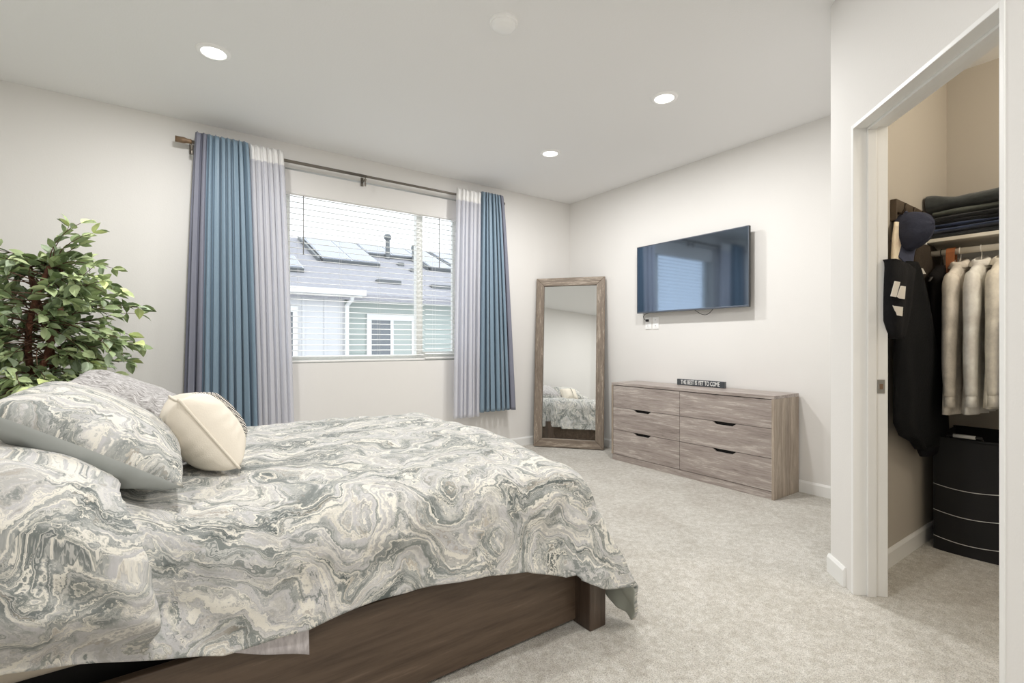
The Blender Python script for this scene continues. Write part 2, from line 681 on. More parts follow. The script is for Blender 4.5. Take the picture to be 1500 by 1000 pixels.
def blind(x0, x1, label, wand_x, zb):
    yc = YW + 0.042
    t = thing('window_blind', ((x0 + x1) / 2, yc, zb), label, 'window blind')
    ztop = 2.345
    MB().box((x0, yc - 0.028, ztop), (x1, yc + 0.028, ztop + 0.05)).build('head_rail', M['blind'], t, bevel=0.003)
    MB().box((x0, yc - 0.026, zb), (x1, yc + 0.026, zb + 0.016)).build('bottom_rail', M['blind'], t, bevel=0.004)
    m = MB()
    n = 29
    for i in range(n):
        z = zb + 0.05 + (ztop - zb - 0.07) * i / (n - 1)
        tl = 0.0035
        m.add([(x0 + .004, yc - 0.0245, z - tl), (x1 - .004, yc - 0.0245, z - tl), (x1 - .004, yc, z + 0.0022), (x0 + .004, yc, z + 0.0022), (x1 - .004, yc + 0.0245, z + tl - 0.001), (x0 + .004, yc + 0.0245, z + tl - 0.001)],
              [(0, 1, 2, 3), (3, 2, 4, 5)])
    solidify(m.build('slats', M['blind'], t), 0.0026, 0.0)
    c = MB()
    k = max(2, round((x1 - x0) / 0.36) + 1)
    for i in range(k):
        x = x0 + 0.10 + (x1 - x0 - 0.2) * i / (k - 1)
        for dy in (-0.0265, 0.0265):
            c.tube([(x, yc + dy, zb + 0.01), (x, yc + dy, ztop)], 0.0008, 5)
    c.build('ladder_cords', M['cord'], t)
    MB().tube([(wand_x, yc - 0.034, ztop - 0.005), (wand_x, yc - 0.036, 1.845)], 0.0042, 8).build('tilt_wand', plain('clear_wand', (150, 150, 148), 0.3), t, smooth=True)
    return t


blind(0.832, 2.066, 'wide white slatted blind over the left window pane, reaching from left curtain', 0.965, 0.952)
blind(2.074, 2.492, 'narrow white slatted blind beside the right sheer curtain', 2.215, 0.962)
v = MB()
v.prism([(WX0 + 0.004, YW + 0.006, 2.35), (WX0 + 0.004, YW - 0.002, 2.335), (WX0 + 0.004, YW + 0.012, 2.325), (WX0 + 0.004, YW + 0.013, 2.525), (WX0 + 0.004, YW + 0.004, 2.525)], (WX1 - WX0 - 0.008, 0, 0))
tag(v.build('valance', M['wall'], fix=True), 'plain white valance board across the top of the window opening', 'valance')

# ------------------------------------------------------------------ neighbouring house seen through the window
M['siding_white'] = plain('white_siding', (196, 197, 200), 0.6)
M['siding_green'] = plain('sage_siding', (162, 171, 167), 0.6)
M['fascia'] = plain('fascia_white', (214, 214, 214), 0.5)
m_ = NT('roof_shingles')
vv = m_.coords('Object', (2.2, 7, 7))
nd = m_.noise(vv, 5.0, 5, 0.7)
m_.l(m_.ramp(nd.outputs['Fac'], [(0.3, (130, 130, 136)), (0.7, (162, 161, 167))]), m_.p.inputs['Base Color'])
m_.p.inputs['Roughness'].default_value = 0.9
M['shingle'] = m_.mat
M['solar'] = plain('solar_cells', (126, 131, 146), 0.25, spec=0.6)
M['solar_frame'] = plain('solar_frame', (176, 180, 186), 0.3, 0.5)
M['flash'] = plain('vent_metal', (100, 104, 106), 0.5, 0.3)
M['pane_dark'] = plain('neighbour_glass', (104, 110, 116), 0.1)
M['pane_light'] = plain('neighbour_shade', (160, 168, 164), 0.4)

FYN, BYN = 10.2, 10.0
ZE, PT = 2.17, 0.417
YR = 14.35


def rz_(y):
    return ZE + PT * (y - 10.0)


nh = thing('neighbouring_house', (4.5, 12, -3.0), 'grey-roofed neighbouring house with solar panels seen through the window', 'house')


def siding(mb, x0, x1, y, z0, z1, step=0.17):
    z = z0
    while z < z1 - 0.01:
        zt = min(z + step, z1)
        mb.add([(x0, y - 0.014, z), (x1, y - 0.014, z), (x1, y, zt), (x0, y, zt), (x0, y + 0.1, z), (x1, y + 0.1, z), (x1, y + 0.1, zt), (x0, y + 0.1, zt)],
               [(0, 1, 2, 3), (1, 0, 4, 5), (1, 5, 6, 2), (0, 3, 7, 4)])
        z = zt


s1 = MB()
s1.box((-3.0, BYN, -3.0), (3.0, BYN + 0.2, 2.12))
s1.build('bay_wall', M['siding_white'], nh)
bt = MB()
for x in [2.20 + 0.405 * i for i in range(-10, 2)]:
    bt.box((x, BYN - 0.02, -3.0), (x + 0.05, BYN, 2.12))
bt.build('bay_battens', M['siding_white'], nh)
s2 = MB()
siding(s2, 3.0, 12.0, FYN, -3.0, 2.12)
s2.build('sage_wall', M['siding_green'], nh)
r = MB()
r.prism([(-4, 9.82, rz_(9.82)), (-4, YR, rz_(YR)), (-4, 18.7, rz_(10)), (-4, 18.7, rz_(10) - 0.12), (-4, YR, rz_(YR) - 0.14), (-4, 9.82, rz_(9.82) - 0.12)], (17, 0, 0))
r.build('roof', M['shingle'], nh, fix=True)
g = MB()
g.box((-4, 9.70, 2.055), (3.35, 9.82, 2.165))
g.box((-4, 9.80, 2.02), (3.30, 10.0, 2.06))
g.box((3.1, 9.86, 2.0), (13, 9.98, 2.10))
g.box((3.1, 9.96, 1.97), (13, 10.2, 2.01))
g.build('gutter', M['fascia'], nh, bevel=0.01)
MB().tube([(3.10, 9.80, 2.06), (3.10, 9.84, 1.98), (3.03, 9.94, 1.86), (3.03, 9.95, -3.0)], 0.045, 8).build('downspout', M['fascia'], nh)


def nwin(name, x0, x1, z0, z1, y, tw, cols, split=True):
    f = MB()
    f.box((x0 - tw, y - 0.05, z1), (x1 + tw, y + 0.02, z1 + tw * 1.25))
    f.box((x0 - tw, y - 0.04, z0), (x0, y + 0.02, z1))
    f.box((x1, y - 0.04, z0), (x1 + tw, y + 0.02, z1))
    f.box((x0 - tw, y - 0.05, z0 - tw), (x1 + tw, y + 0.02, z0))
    if split:
        xm = (x0 + x1) / 2
        f.box((xm - 0.035, y - 0.035, z0), (xm + 0.035, y + 0.02, z1))
    o = f.build(name, M['fascia'], nh)
    n = len(cols)
    for i, c in enumerate(cols):
        a, b = x0 + (x1 - x0) * i / n, x0 + (x1 - x0) * (i + 1) / n
        MB().box((a, y - 0.022, z0), (b, y - 0.012, z1)).build('pane', M[c], o)
    return o


nwin('window_with_white_trim', 3.61, 4.51, 0.55, 1.60, FYN - 0.012, 0.10, ['pane_dark', 'pane_light'])
nwin('bay_window', 1.2, 2.03, 0.75, 1.70, BYN, 0.09, ['pane_light', 'pane_dark'], False)


def solar(x0, x1, y0, y1, cols, rows):
    f, c = MB(), MB()
    up = Vector((0, -PT, 1)).normalized()

    def q(x, y, h):
        return Vector((x, y, rz_(y))) + up * h
    f.prism([q(x0, y0, 0.05), q(x1, y0, 0.05), q(x1, y1, 0.05), q(x0, y1, 0.05)], up * 0.05)
    for i in range(cols):
        for j in range(rows):
            a, b = x0 + (x1 - x0) * i / cols + 0.025, x0 + (x1 - x0) * (i + 1) / cols - 0.025
            cc, d = y0 + (y1 - y0) * j / rows + 0.025, y0 + (y1 - y0) * (j + 1) / rows - 0.025
            c.prism([q(a, cc, 0.09), q(b, cc, 0.09), q(b, d, 0.09), q(a, d, 0.09)], up * 0.02)
    o = f.build('solar_panel_frame', M['solar_frame'], nh)
    c.build('solar_cells', M['solar'], o)
    k = MB()
    k.prism([q(x0, y0 - 0.03, 0.0), q(x1, y0 - 0.03, 0.0), q(x1, y0, 0.0), q(x0, y0, 0.0)], up * 0.09)
    k.prism([q(x0 - 0.10, y0, 0.0), q(x0 - 0.05, y0, 0.0), q(x0 - 0.05, y1, 0.0), q(x0 - 0.10, y1, 0.0)], up * 0.09)
    k.build('panel_skirt', M['flash'], o)


solar(3.10, 4.49, 12.05, 14.15, 2, 1)
solar(4.52, 5.95, 13.1, 14.15, 2, 1)
solar(1.0, 2.46, 11.05, 12.0, 2, 1)
solar(5.95, 6.68, 12.2, 14.2, 1, 1)
solar(6.85, 8.9, 12.2, 14.2, 3, 1)
for x, y, h, rr in ((5.07, 13.0, 0.62, 0.06), (5.80, 12.95, 0.42, 0.035)):
    pv = MB().tube([(x, y, rz_(y) - 0.05), (x, y, rz_(y) + h)], rr, 10)
    pv.lathe((x, y, rz_(y) + h), [(rr * 1.6, -0.08), (rr * 1.8, 0.0), (rr * 1.2, 0.05)], 10)
    pv.build('vent_pipe', M['flash'], nh, smooth=False)
for x, y, wd in ((5.2, 12.45, 0.16), (5.35, 11.95, 0.2), (4.21, 10.75, 0.55), (5.46, 10.66, 0.5)):
    MB().box((x - wd / 2, y - 0.1, rz_(y) - 0.05), (x + wd / 2, y + 0.1, rz_(y) + 0.06)).build('roof_vent', M['flash'], nh, bevel=0.01)
struct(MB().box((-30, YW + 0.3, -3.2), (40, 40, -3.0)).build('ground', plain('yard_ground', (140, 138, 132), 0.9, vary=0.1)))

# ------------------------------------------------------------------ ceiling fixtures
def can(x, y, label, watts):
    t = thing('ceiling_light', (x, y, CEIL), label, 'ceiling light', group='recessed ceiling lights')
    del t['group']
    MB().lathe((x, y, CEIL), [(0.088, 0.0), (0.086, -0.006), (0.066, -0.011), (0.062, -0.008), (0.062, 0.0)], 40, cap=False).build('trim_ring', M['white_plastic'], t, smooth=True)
    MB().lathe((x, y, CEIL), [(0.0, -0.0045), (0.062, -0.0045)], 40, cap=False).build('lens', M['lens'], t)
    ld = bpy.data.lights.new('lamp', 'AREA')
    ld.shape = 'DISK'
    ld.size = 0.12
    ld.energy = watts
    ld.color = CAN_COL
    lo = bpy.data.objects.new('lamp', ld)
    COL.objects.link(lo)
    lo.parent = t
    lo.location = (0, 0, -0.016)
    return t


can(0.243, 3.223, 'round recessed ceiling light nearest the left curtain', CAN_W)
can(2.726, 2.088, 'round recessed ceiling light nearest the closet wall', CAN_W)
can(2.722, 3.261, 'round recessed ceiling light nearest the far room corner', CAN_W)
can(0.243, 1.05, 'round recessed ceiling light above the bed near the entry', CAN_W)
can(0.75, -0.75, 'added round recessed ceiling light in the unseen entry behind the viewpoint', HALL_W)  # unseen lamp, added to brighten the room from behind the camera
MB_ = thing('smoke_detector', (1.42, 2.068, CEIL), 'round white smoke detector on the middle of the ceiling', 'smoke detector')
MB().lathe((1.42, 2.068, CEIL), [(0.072, 0.0), (0.072, -0.010), (0.068, -0.014), (0.0, -0.014)], 40, cap=False).build('base_plate', M['white_plastic'], MB_, smooth=False)
MB().lathe((1.42, 2.068, CEIL), [(0.060, -0.012), (0.060, -0.024), (0.052, -0.034), (0.02, -0.038), (0.0, -0.038)], 40, cap=False).build('cover', M['white_plastic'], MB_, smooth=True)
cl = thing('closet_ceiling_light', (3.0, -0.35, CEIL), 'flush warm closet ceiling light out of view above the doorway', 'ceiling light')
MB().lathe((3.0, -0.35, CEIL), [(0.15, 0), (0.15, -0.03), (0.14, -0.035)], 32, cap=False).build('fixture_base', M['white_plastic'], cl)
MB().lathe((3.0, -0.35, CEIL), [(0.14, -0.03), (0.12, -0.07), (0.06, -0.09), (0.0, -0.095)], 32, cap=False).build('diffuser', emit('closet_lens', (1.0, 0.88, 0.7), 2.0), cl, smooth=True)
ld = bpy.data.lights.new('lamp', 'POINT')
ld.energy = CLOSET_W
ld.color = CLOSET_COL
ld.shadow_soft_size = 0.12
lo = bpy.data.objects.new('lamp', ld)
COL.objects.link(lo)
lo.parent = cl
lo.location = (0, 0, -0.25)

# ------------------------------------------------------------------ bed
M['bed_wood'] = wood('espresso_wood', (72, 58, 47), (94, 78, 64), (110, 93, 78), 'X', 0.5, 0.6)
M['bed_wood_v'] = wood('espresso_wood_upright', (58, 46, 38), (82, 68, 57), (100, 86, 74), 'Z', 0.4, 0.7)
M['sheet_beige'] = plain('beige_sheet', (196, 186, 170), 0.85, bump=(30, 0.2, 0.01))
BX0, BX1, BY0, BY1 = -0.86, 1.344, 1.371, 3.085
bed = thing('bed', ((BX0 + BX1) / 2, (BY0 + BY1) / 2, 0), 'dark espresso wooden bed frame with mattress under the marbled comforter', 'bed')


def bedbox(name, lo, hi, mat='bed_wood', bev=0.005):
    return MB().box(lo, hi).build(name, M[mat], bed, bevel=bev)


bedbox('side_rail', (BX0, 1.457, 0.012), (1.35, 1.487, 0.325))
bedbox('side_rail', (BX0, 2.97, 0.012), (1.35, 3.0, 0.325))
bedbox('footboard', (1.352, 1.46, 0.012), (1.382, 2.215, 0.325))
bedbox('footboard', (1.352, 2.219, 0.012), (1.382, 3.0, 0.325))
bedbox('leg', (BX1, BY0, 0.0), (BX1 + 0.085, BY0 + 0.10, 0.30), 'bed_wood_v')
bedbox('leg', (BX1, BY1 - 0.10, 0.0), (BX1 + 0.085, BY1, 0.30), 'bed_wood_v')
bedbox('leg', (BX0 - 0.02, BY0 + 0.01, 0.0), (BX0 + 0.06, BY0 + 0.11, 0.40), 'bed_wood_v')
bedbox('leg', (BX0 - 0.02, BY1 - 0.11, 0.0), (BX0 + 0.06, BY1 - 0.01, 0.40), 'bed_wood_v')
bedbox('headboard', (BX0 - 0.06, 1.42, 0.012), (BX0, 3.04, 1.02))
MB().box((BX0 + 0.01, 1.49, 0.20), (1.34, 2.965, 0.235)).build('slat_platform', M['dark_gap'], bed)
mt = MB().box((BX0 + 0.02, 1.487, 0.355), (1.30, 2.95, 0.61))
mt.build('mattress', M['sheet_beige'], bed, bevel=0.06, seg=5, smooth=True)
MB().box((BX0 + 0.04, 1.56, 0.236), (1.28, 2.90, 0.354)).build('box_spring', M['dark_gap'], bed)

# ------------------------------------------------------------------ comforter
M['marble'] = marble_fabric('marbled_cotton', 'UV', 1.0)
M['sage'] = plain('sage_lining', (176, 180, 170), 0.8, bump=(35, 0.2, 0.01))
XF, YN, YF, RR = 1.27, 1.575, 2.88, 0.165
HEM = [(-1.0, .48), (-.25, .452), (-.15, .428), (.02, .376), (.125, .346), (.32, .343), (.5, .368), (.68, .356), (0.9, .335), (1.04, .312), (1.22, .245)]
HEMC = [(0, .20), (20, .15), (38, .045), (47, .022), (50.5, .09), (54, .175), (62, .18), (75, .195), (90, .235)]
OUTC = [(0, .22), (20, .25), (38, .31), (47, .36), (54, .385), (62, .335), (75, .28), (90, .24)]


def ztop(x, y):
    z = 0.675 + 0.185 * ss(0.05, -0.42, x) + 0.018 * nz(x * 2.1, y * 2.1, 3.1) + 0.010 * nz(x * 6, y * 6, 9)
    z -= 0.05 * ss(0.55, 1.25, x) * ss(2.0, 1.5, y)
    z += 0.012 * ss(1.2, 0.4, abs(x - 0.5)) * math.sin(PI * max(0, min(1, (y - YN) / (YF - YN))))
    return z


def drape(s, fl):
    q = RR * PI / 2
    if s <= q:
        return RR * math.sin(s / RR), RR * (1 - math.cos(s / RR))
    e = s - q
    return RR + e * math.sin(fl) * (0.55 + 0.45 * min(1, e / 0.25)), RR + e * math.cos(fl)


def smax(zt, zh, fl):
    return RR * PI / 2 + max(0.0, (zt - RR - zh)) / math.cos(fl)


HANG_F, HANG_B = 0.62, 0.55


def duvet_point(u, v):
    """u: 0 head..1 foot hem ; v: 0 near hem..1 far hem"""
    ux = 0.74
    vn, vf = 0.40, 0.80
    # along the length
    if u <= ux:
        x, a = -0.83 + (XF + 0.83) * (u / ux), 0.0
    else:
        x, a = XF, (u - ux) / (1 - ux)
    if v < vn:
        y, b, side = YN, (vn - v) / vn, -1
    elif v > vf:
        y, b, side = YF, (v - vf) / (1 - vf), 1
    else:
        y, b, side = YN + (YF - YN) * ((v - vn) / (vf - vn)), 0.0, -1
    zt = ztop(x, y)
    if a == 0 and b == 0:
        return Vector((x, y, zt)), (x, y), 0.0, (0, 0), -0.0001
    # square to disc: distance m from the edge, angle phi (0 = foot, 90 = side)
    mm = max(a, b)
    phi = 0.0 if b == 0 else (90.0 if a == 0 else math.degrees(math.atan2(b, a)))
    if side < 0:
        zh = interp(HEMC, phi) if a > 0 else interp(HEM, x)
        fl = math.atan2(interp(OUTC, phi) - RR, zt - RR - zh) if a > 0 else 0.16 + 0.06 * ss(0.2, 1.2, x)
    else:
        zh = 0.22
        fl = 0.12
    S = smax(zt, zh, fl)
    s = S * mm
    o, d = drape(s, fl)
    pr = math.radians(phi)
    dx, dy = math.cos(pr), math.sin(pr) * side
    p = Vector((x + dx * o, y + dy * o, zt - d))
    e = ss(0.12, 0.5, s)
    along = (x * 1.0) if a == 0 else (phi / 90 * 0.4 + 2)
    k = e * (0.022 * nz(along * 3.2, s * 0.8, 5.0) + 0.014 * nz(along * 7.5, s * 1.4, 8.0))
    if phi == 0:
        k = e * (0.028 * nz(y * 3.0, s * .7, 2.0) + 0.014 * nz(y * 8.0, s, 7.0))
    p += Vector((dx, dy, 0)) * k
    if a > 0 and b > 0:
        p += Vector((dx, dy, 0)) * (0.018 * e * math.sin(pr * 10.0) * math.sin(2 * pr) + 0.045 * math.sin(PI * min(1.0, mm)) * math.sin(2 * pr))
    uvx = (x + dx * s) if phi < 89 else x
    uvy = y + dy * s
    return p, (uvx, uvy), s, (dx, dy), mm * side


def duvet_final(u, v):
    p, uv, s, d, side = duvet_point(u, v)
    x = uv[0]
    hemk = ss(1.0, 0.70, abs(side))
    if side < 0:
        # heavy fold hanging from the pillow end: cloth left of a slanting line bulges out and ends in a rounded lip
        lipx = interp([(0.98, -0.01), (1.15, 0.005), (1.36, -0.04), (1.5, -0.09), (1.62, -0.12), (1.8, -0.17)], uv[1])
        tl = lipx - x
        amp = 0.115 * hemk * ss(1.85, 1.58, uv[1])
        bul = amp * (ss(-0.008, 0.036, tl)) * (0.35 + 0.65 * ss(0.55, 0.05, tl))
        dirv = Vector((0.55, d[1] if s > 0 else -0.25, 0.35 if s < 0.2 else 0.05))
        p = p + dirv * bul
        if -0.16 < tl <= 0.02:
            p.y += 0.035 * ss(-0.16, -0.02, tl) * hemk * ss(1.62, 1.5, uv[1])
        # second soft fold rising from the hem at far left
        t2 = x + 0.17 + (uv[1] - 1.0) * 0.30
        p.y -= 0.030 * math.exp(-(t2 / 0.05) ** 2) * hemk * ss(1.5, 1.25, uv[1])
    # crumpled puffiness of the filling
    q = 0.015 * nz(uv[0] * 7, uv[1] * 7, 1.0) + 0.007 * nz(uv[0] * 17, uv[1] * 17, 4.0)
    if s < 0.05:
        p.z += q
    else:
        p += Vector((d[0], d[1], 0.3)) * q
    if p.z < 0.022:
        p.z = 0.022
    return p, uv


dm = MB()
NU, NV = 270, 180
cache = {}


def dfn(u, v):
    cache[(u, v)] = duvet_final(u, v)
    return cache[(u, v)][0]


dm.grid(dfn, NU, NV, 0, lambda u, v: cache[(u, v)][1])
duv = dm.build('comforter', [M['marble'], M['sage']], smooth=True)
# reverse side hangs inside
solidify(duv, 0.016, -1.0, 1)
tag(duv, 'puffy grey and cream marbled comforter spread over the bed', 'comforter')

# corner of the flat sheet hanging out below the comforter
sh = MB()


def shf(u, v):
    x = 0.09 + 0.245 * u
    zb = 0.345 - 0.095 * u
    return (x, 1.435 + 0.004 * math.sin(u * 9) + 0.012 * v, zb + (0.40 - zb) * v)


sh.grid(shf, 16, 6)
m_ = NT('lilac_sheet')
vv = m_.coords('Object', (22, 22, 6))
nd = m_.noise(vv, 4.0, 4, 0.7)
m_.l(m_.ramp(nd.outputs['Fac'], [(0.35, (190, 184, 186)), (0.65, (222, 217, 218))]), m_.p.inputs['Base Color'])
m_.p.inputs['Roughness'].default_value = 0.9
so = sh.build('bed_sheet', m_.mat, smooth=True)
solidify(so, 0.003, 0.0)
tag(so, 'pale lilac woven sheet corner hanging out below the comforter', 'bed sheet')


# ------------------------------------------------------------------ pillows
def pillow(name, c, A, B, la, lb, t, mats, label, flange=None, seam=None, wr=1.0, n=40, seed=0, square=2.4):
    c, A, B = Vector(c), Vector(A).normalized(), Vector(B).normalized()
    N = A.cross(B).normalized()
    B = N.cross(A)

    def pos(a, b, sgn):
        ea = 1 - 0.075 * (1 - b * b) * abs(a) ** 2
        eb = 1 - 0.075 * (1 - a * a) * abs(b) ** 2
        hh = max(0.0, (1 - abs(a) ** square) * (1 - abs(b) ** square)) ** 0.48
        rad = math.atan2(b, a)
        edge = max(abs(a), abs(b))
        wk = wr * 0.012 * math.sin(rad * 19 + seed + 3 * nz(a * 2, b * 2, seed)) * ss(0.35, 0.85, edge) * ss(1.0, 0.9, edge)
        h = t / 2 * hh + wk + wr * 0.008 * nz(a * 3, b * 3, seed + sgn) * hh
        return c + A * (la / 2 * a * ea) + B * (lb / 2 * b * eb) + N * (sgn * max(0, h))
    mb = MB()
    mb.grid(lambda u, v: pos(2 * u - 1, 2 * v - 1, 1), n, n, 0, lambda u, v: (u * la + seed * 1.7, v * lb + seed))
    mb.grid(lambda u, v: pos(2 * u - 1, 2 * v - 1, -1), n, n, 1, lambda u, v: (u * la + seed, v * lb - seed), flip=True)
    o = mb.build(name, mats, smooth=True)
    bm = bmesh.new()
    bm.from_mesh(o.data)
    bmesh.ops.remove_doubles(bm, verts=bm.verts, dist=0.0002)
    bm.to_mesh(o.data)
    bm.free()
    tag(o, label, 'pillow' if 'cushion' not in name else 'cushion')
    if seam:
        pts = []
        for k in range(n):
            pts.append(pos(-1 + 2 * k / n, -1, 0))
        for k in range(n):
            pts.append(pos(1, -1 + 2 * k / n, 0))
        for k in range(n):
            pts.append(pos(1 - 2 * k / n, 1, 0))
        for k in range(n):
            pts.append(pos(-1, 1 - 2 * k / n, 0))
        pts.append(pts[0])
        MB().tube(pts, 0.0045, 6).build('piping', seam, o, smooth=True)
    return o, pos, N


def tilt(deg):
    a = math.radians(deg)
    return Vector((math.cos(a), 0, -math.sin(a)))


M['marble2'] = marble_fabric('marbled_sham', 'UV', 1.15, (3.3, 1.2, 0))
M['sham_grey'] = plain('grey_sham_back', (172, 176, 174), 0.8, bump=(14, 0.25, 0.012))
m_ = NT('heather_knit')
vv = m_.coords('UV', (40, 170, 1))
nd = m_.noise(vv, 1.0, 5, 0.75, 0.4)
m_.l(m_.ramp(nd.outputs['Fac'], [(0.36, (118, 114, 112)), (0.5, (182, 179, 178)), (0.62, (228, 226, 226))]), m_.p.inputs['Base Color'])
m_.p.inputs['Roughness'].default_value = 0.95
m_.bump(nd.outputs['Fac'], 0.6, 0.008)
M['knit'] = m_.mat
M['cream'] = plain('cream_linen', (232, 224, 210), 0.85, bump=(260, 0.25, 0.003))
pillow('pillow', (-0.140, 1.86, 0.848), tilt(32), (0, 1, 0), 0.45, 0.60, 0.205, [M['marble2'], M['sham_grey']],
       'large marbled pillow with plain grey back leaning at the front of the bed', seed=1, wr=0.35)
pillow('pillow', (-0.075, 2.37, 0.80), tilt(15), (0, 1, 0), 0.46, 0.46, 0.17, [M['marble2'], M['sham_grey']],
       'marbled pillow lying half hidden beneath the heathered grey pillow', seed=2, wr=0.35)
pillow('pillow', (-0.068, 2.40, 0.872), tilt(27), (0.05, 1, 0.02), 0.46, 0.52, 0.16, [M['knit'], M['knit']],
       'heathered grey knit pillow behind the marbled one', seed=3, wr=0.6)
cu, cpos, cN = pillow('cushion', (0.118, 1.98, 0.812), tilt(55), (-0.10, 1, 0.0), 0.285, 0.31, 0.20, [M['cream'], M['cream']],
                      'small cream cushion with piped seam and black stitched trim', seam=M['cream'], seed=4, wr=0.15, square=2.7)
# woven black and white trim near the edge of the cushion's front
m_ = NT('black_white_trim')
vv = m_.coords('Object', (1, 1, 1))
ck = m_.n('ShaderNodeTexChecker')
ck.inputs['Scale'].default_value = 240.0
ck.inputs['Color1'].default_value = (*lin((52, 54, 60)), 1)
ck.inputs['Color2'].default_value = (*lin((232, 228, 220)), 1)
m_.l(vv, ck.inputs['Vector'])
m_.l(ck.outputs['Color'], m_.p.inputs['Base Color'])
m_.p.inputs['Roughness'].default_value = 0.9
tr = MB()
tr.grid(lambda u, v: cpos(-0.92 + 1.84 * u, -0.16 + 0.02 * v, 1) + cN * (-0.002 + 0.017 * v * min(1.0, 6 * u, 6 * (1 - u))), 40, 2)
solidify(tr.build('stitched_trim', m_.mat, cu, smooth=True), 0.003, 0.0)

# ------------------------------------------------------------------ ficus
pl = thing('ficus_tree', (-0.55, 3.72, 0), 'leafy green artificial ficus with brown twisted stems in corner by bed', 'potted plant')
M['bark'] = plain('ficus_bark', (104, 66, 50), 0.85, bump=(40, 0.8, 0.02), vary=0.3)
M['twig'] = plain('ficus_twig', (88, 62, 46), 0.8)
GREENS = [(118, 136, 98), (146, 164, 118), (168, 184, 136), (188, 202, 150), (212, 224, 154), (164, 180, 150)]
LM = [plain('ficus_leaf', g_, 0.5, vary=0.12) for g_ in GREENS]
rp = random.Random(3)
PC = Vector((-0.585, 3.72, 1.27))
stems = MB()
sp_pts = []
for k in range(3):
    pts = []
    for i in range(26):
        t = i / 25
        z = 0.30 + 1.22 * t
        a = k * 2.1 + t * 5.0
        rad = 0.028 + 0.045 * t
        pts.append(Vector((PC.x + 0.035 + 0.045 * t + math.cos(a) * rad, PC.y - 0.05 + math.sin(a) * rad, z)))
    sp_pts.append(pts)
    stems.tube(pts, [0.021 - 0.009 * i / 25 for i in range(26)], 8)
stems.build('trunk', M['bark'], pl, smooth=True)
twigs, leaves = MB(), MB()


def leaf(p, d, size, mi):
    d = d.normalized()
    side = d.cross(Vector((0, 0, 1)))
    side = side.normalized() if side.length > 0.05 else Vector((1, 0, 0))
    side = Matrix.Rotation(rp.uniform(-0.9, 0.9), 3, d) @ side
    up = side.cross(d).normalized()
    L, W = size, size * 0.27
    def q(a, b, c):
        return p + d * (a * L) + side * (b * W) + up * (c * L)
    vs = [q(0, 0, 0), q(.25, -.8, .05), q(.25, 0, 0), q(.25, .8, .05), q(.5, -1, .05), q(.5, 0, -.01), q(.5, 1, .05),
          q(.77, -.6, .0), q(.77, 0, -.05), q(.77, .6, .0), q(1.0, 0, -.13)]
    leaves.add(vs, [(0, 2, 1), (0, 3, 2), (1, 2, 5, 4), (2, 3, 6, 5), (4, 5, 8, 7), (5, 6, 9, 8), (7, 8, 10), (8, 9, 10)], mi)


def twig(p0, d0, L, n):
    pts = [p0]
    d = d0.normalized()
    for i in range(n):
        d = (d + Vector((rp.uniform(-.25, .25), rp.uniform(-.25, .25), rp.uniform(-.30, .10)))).normalized()
        nx = pts[-1] + d * (L / n)
        if nx.y > YW - 0.10:
            nx.y = YW - 0.10
        if nx.x < XL + 0.08:
            nx.x = XL + 0.08
        pts.append(nx)
    twigs.tube(pts, [0.0035 - 0.0022 * i / n for i in range(n + 1)], 5)
    for i in range(1, len(pts)):
        for r_ in range(2 if i < len(pts) - 1 else 3):
            dd = (pts[i] - pts[i - 1]).normalized() + Vector((rp.uniform(-1, 1), rp.uniform(-1, 1), rp.uniform(-.7, .5)))
            end = pts[i] + dd.normalized() * 0.075
            if end.y > YW - 0.015 or end.x < XL + 0.02 or (pts[i].y < PC.y - 0.02 and abs(pts[i].x - PC.x - 0.04) < 0.055 and 1.0 < pts[i].z < 1.47):
                continue
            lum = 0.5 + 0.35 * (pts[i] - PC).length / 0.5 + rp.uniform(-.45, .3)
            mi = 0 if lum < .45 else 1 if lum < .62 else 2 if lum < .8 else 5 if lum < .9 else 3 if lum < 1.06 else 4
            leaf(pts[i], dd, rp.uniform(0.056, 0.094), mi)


for b in range(185):
    k = rp.randrange(3)
    i = rp.randrange(11, 26)
    p0 = sp_pts[k][i]
    t = (i - 11) / 14
    a = rp.uniform(0, 2 * PI)
    el = rp.uniform(-0.25, 0.55) + 0.35 * t
    L = rp.uniform(0.22, 0.43) * (1.0 - 0.22 * max(0, t - .6) / .4)
    twig(p0, Vector((math.cos(a), math.sin(a), el)), L, 6)
for a, el, L in ((0.3, 3.9, .33), (1.2, 4.4, .36), (0.0, 3.2, .30), (5.8, 0.25, .50), (6.0, -.15, .52), (5.5, .5, .46), (0.1, .3, .48), (6.1, .05, .50), (5.9, .9, .44), (0.0, -.4, .46)):
    twig(sp_pts[0][24 if el > 1 else 19], Vector((math.cos(a), math.sin(a), el)), L, 6)
twigs.build('twigs', M['twig'], pl)
leaves.build('foliage', LM, pl, smooth=False)
pot = MB().lathe((PC.x + 0.03, PC.y - 0.05, 0), [(0.0, 0.0), (0.11, 0.0), (0.145, 0.26), (0.155, 0.27), (0.155, 0.29), (0.14, 0.29), (0.135, 0.26), (0.0, 0.26)], 32, cap=False)
pot.build('pot', plain('dark_pot', (60, 56, 52), 0.6), pl, smooth=False)

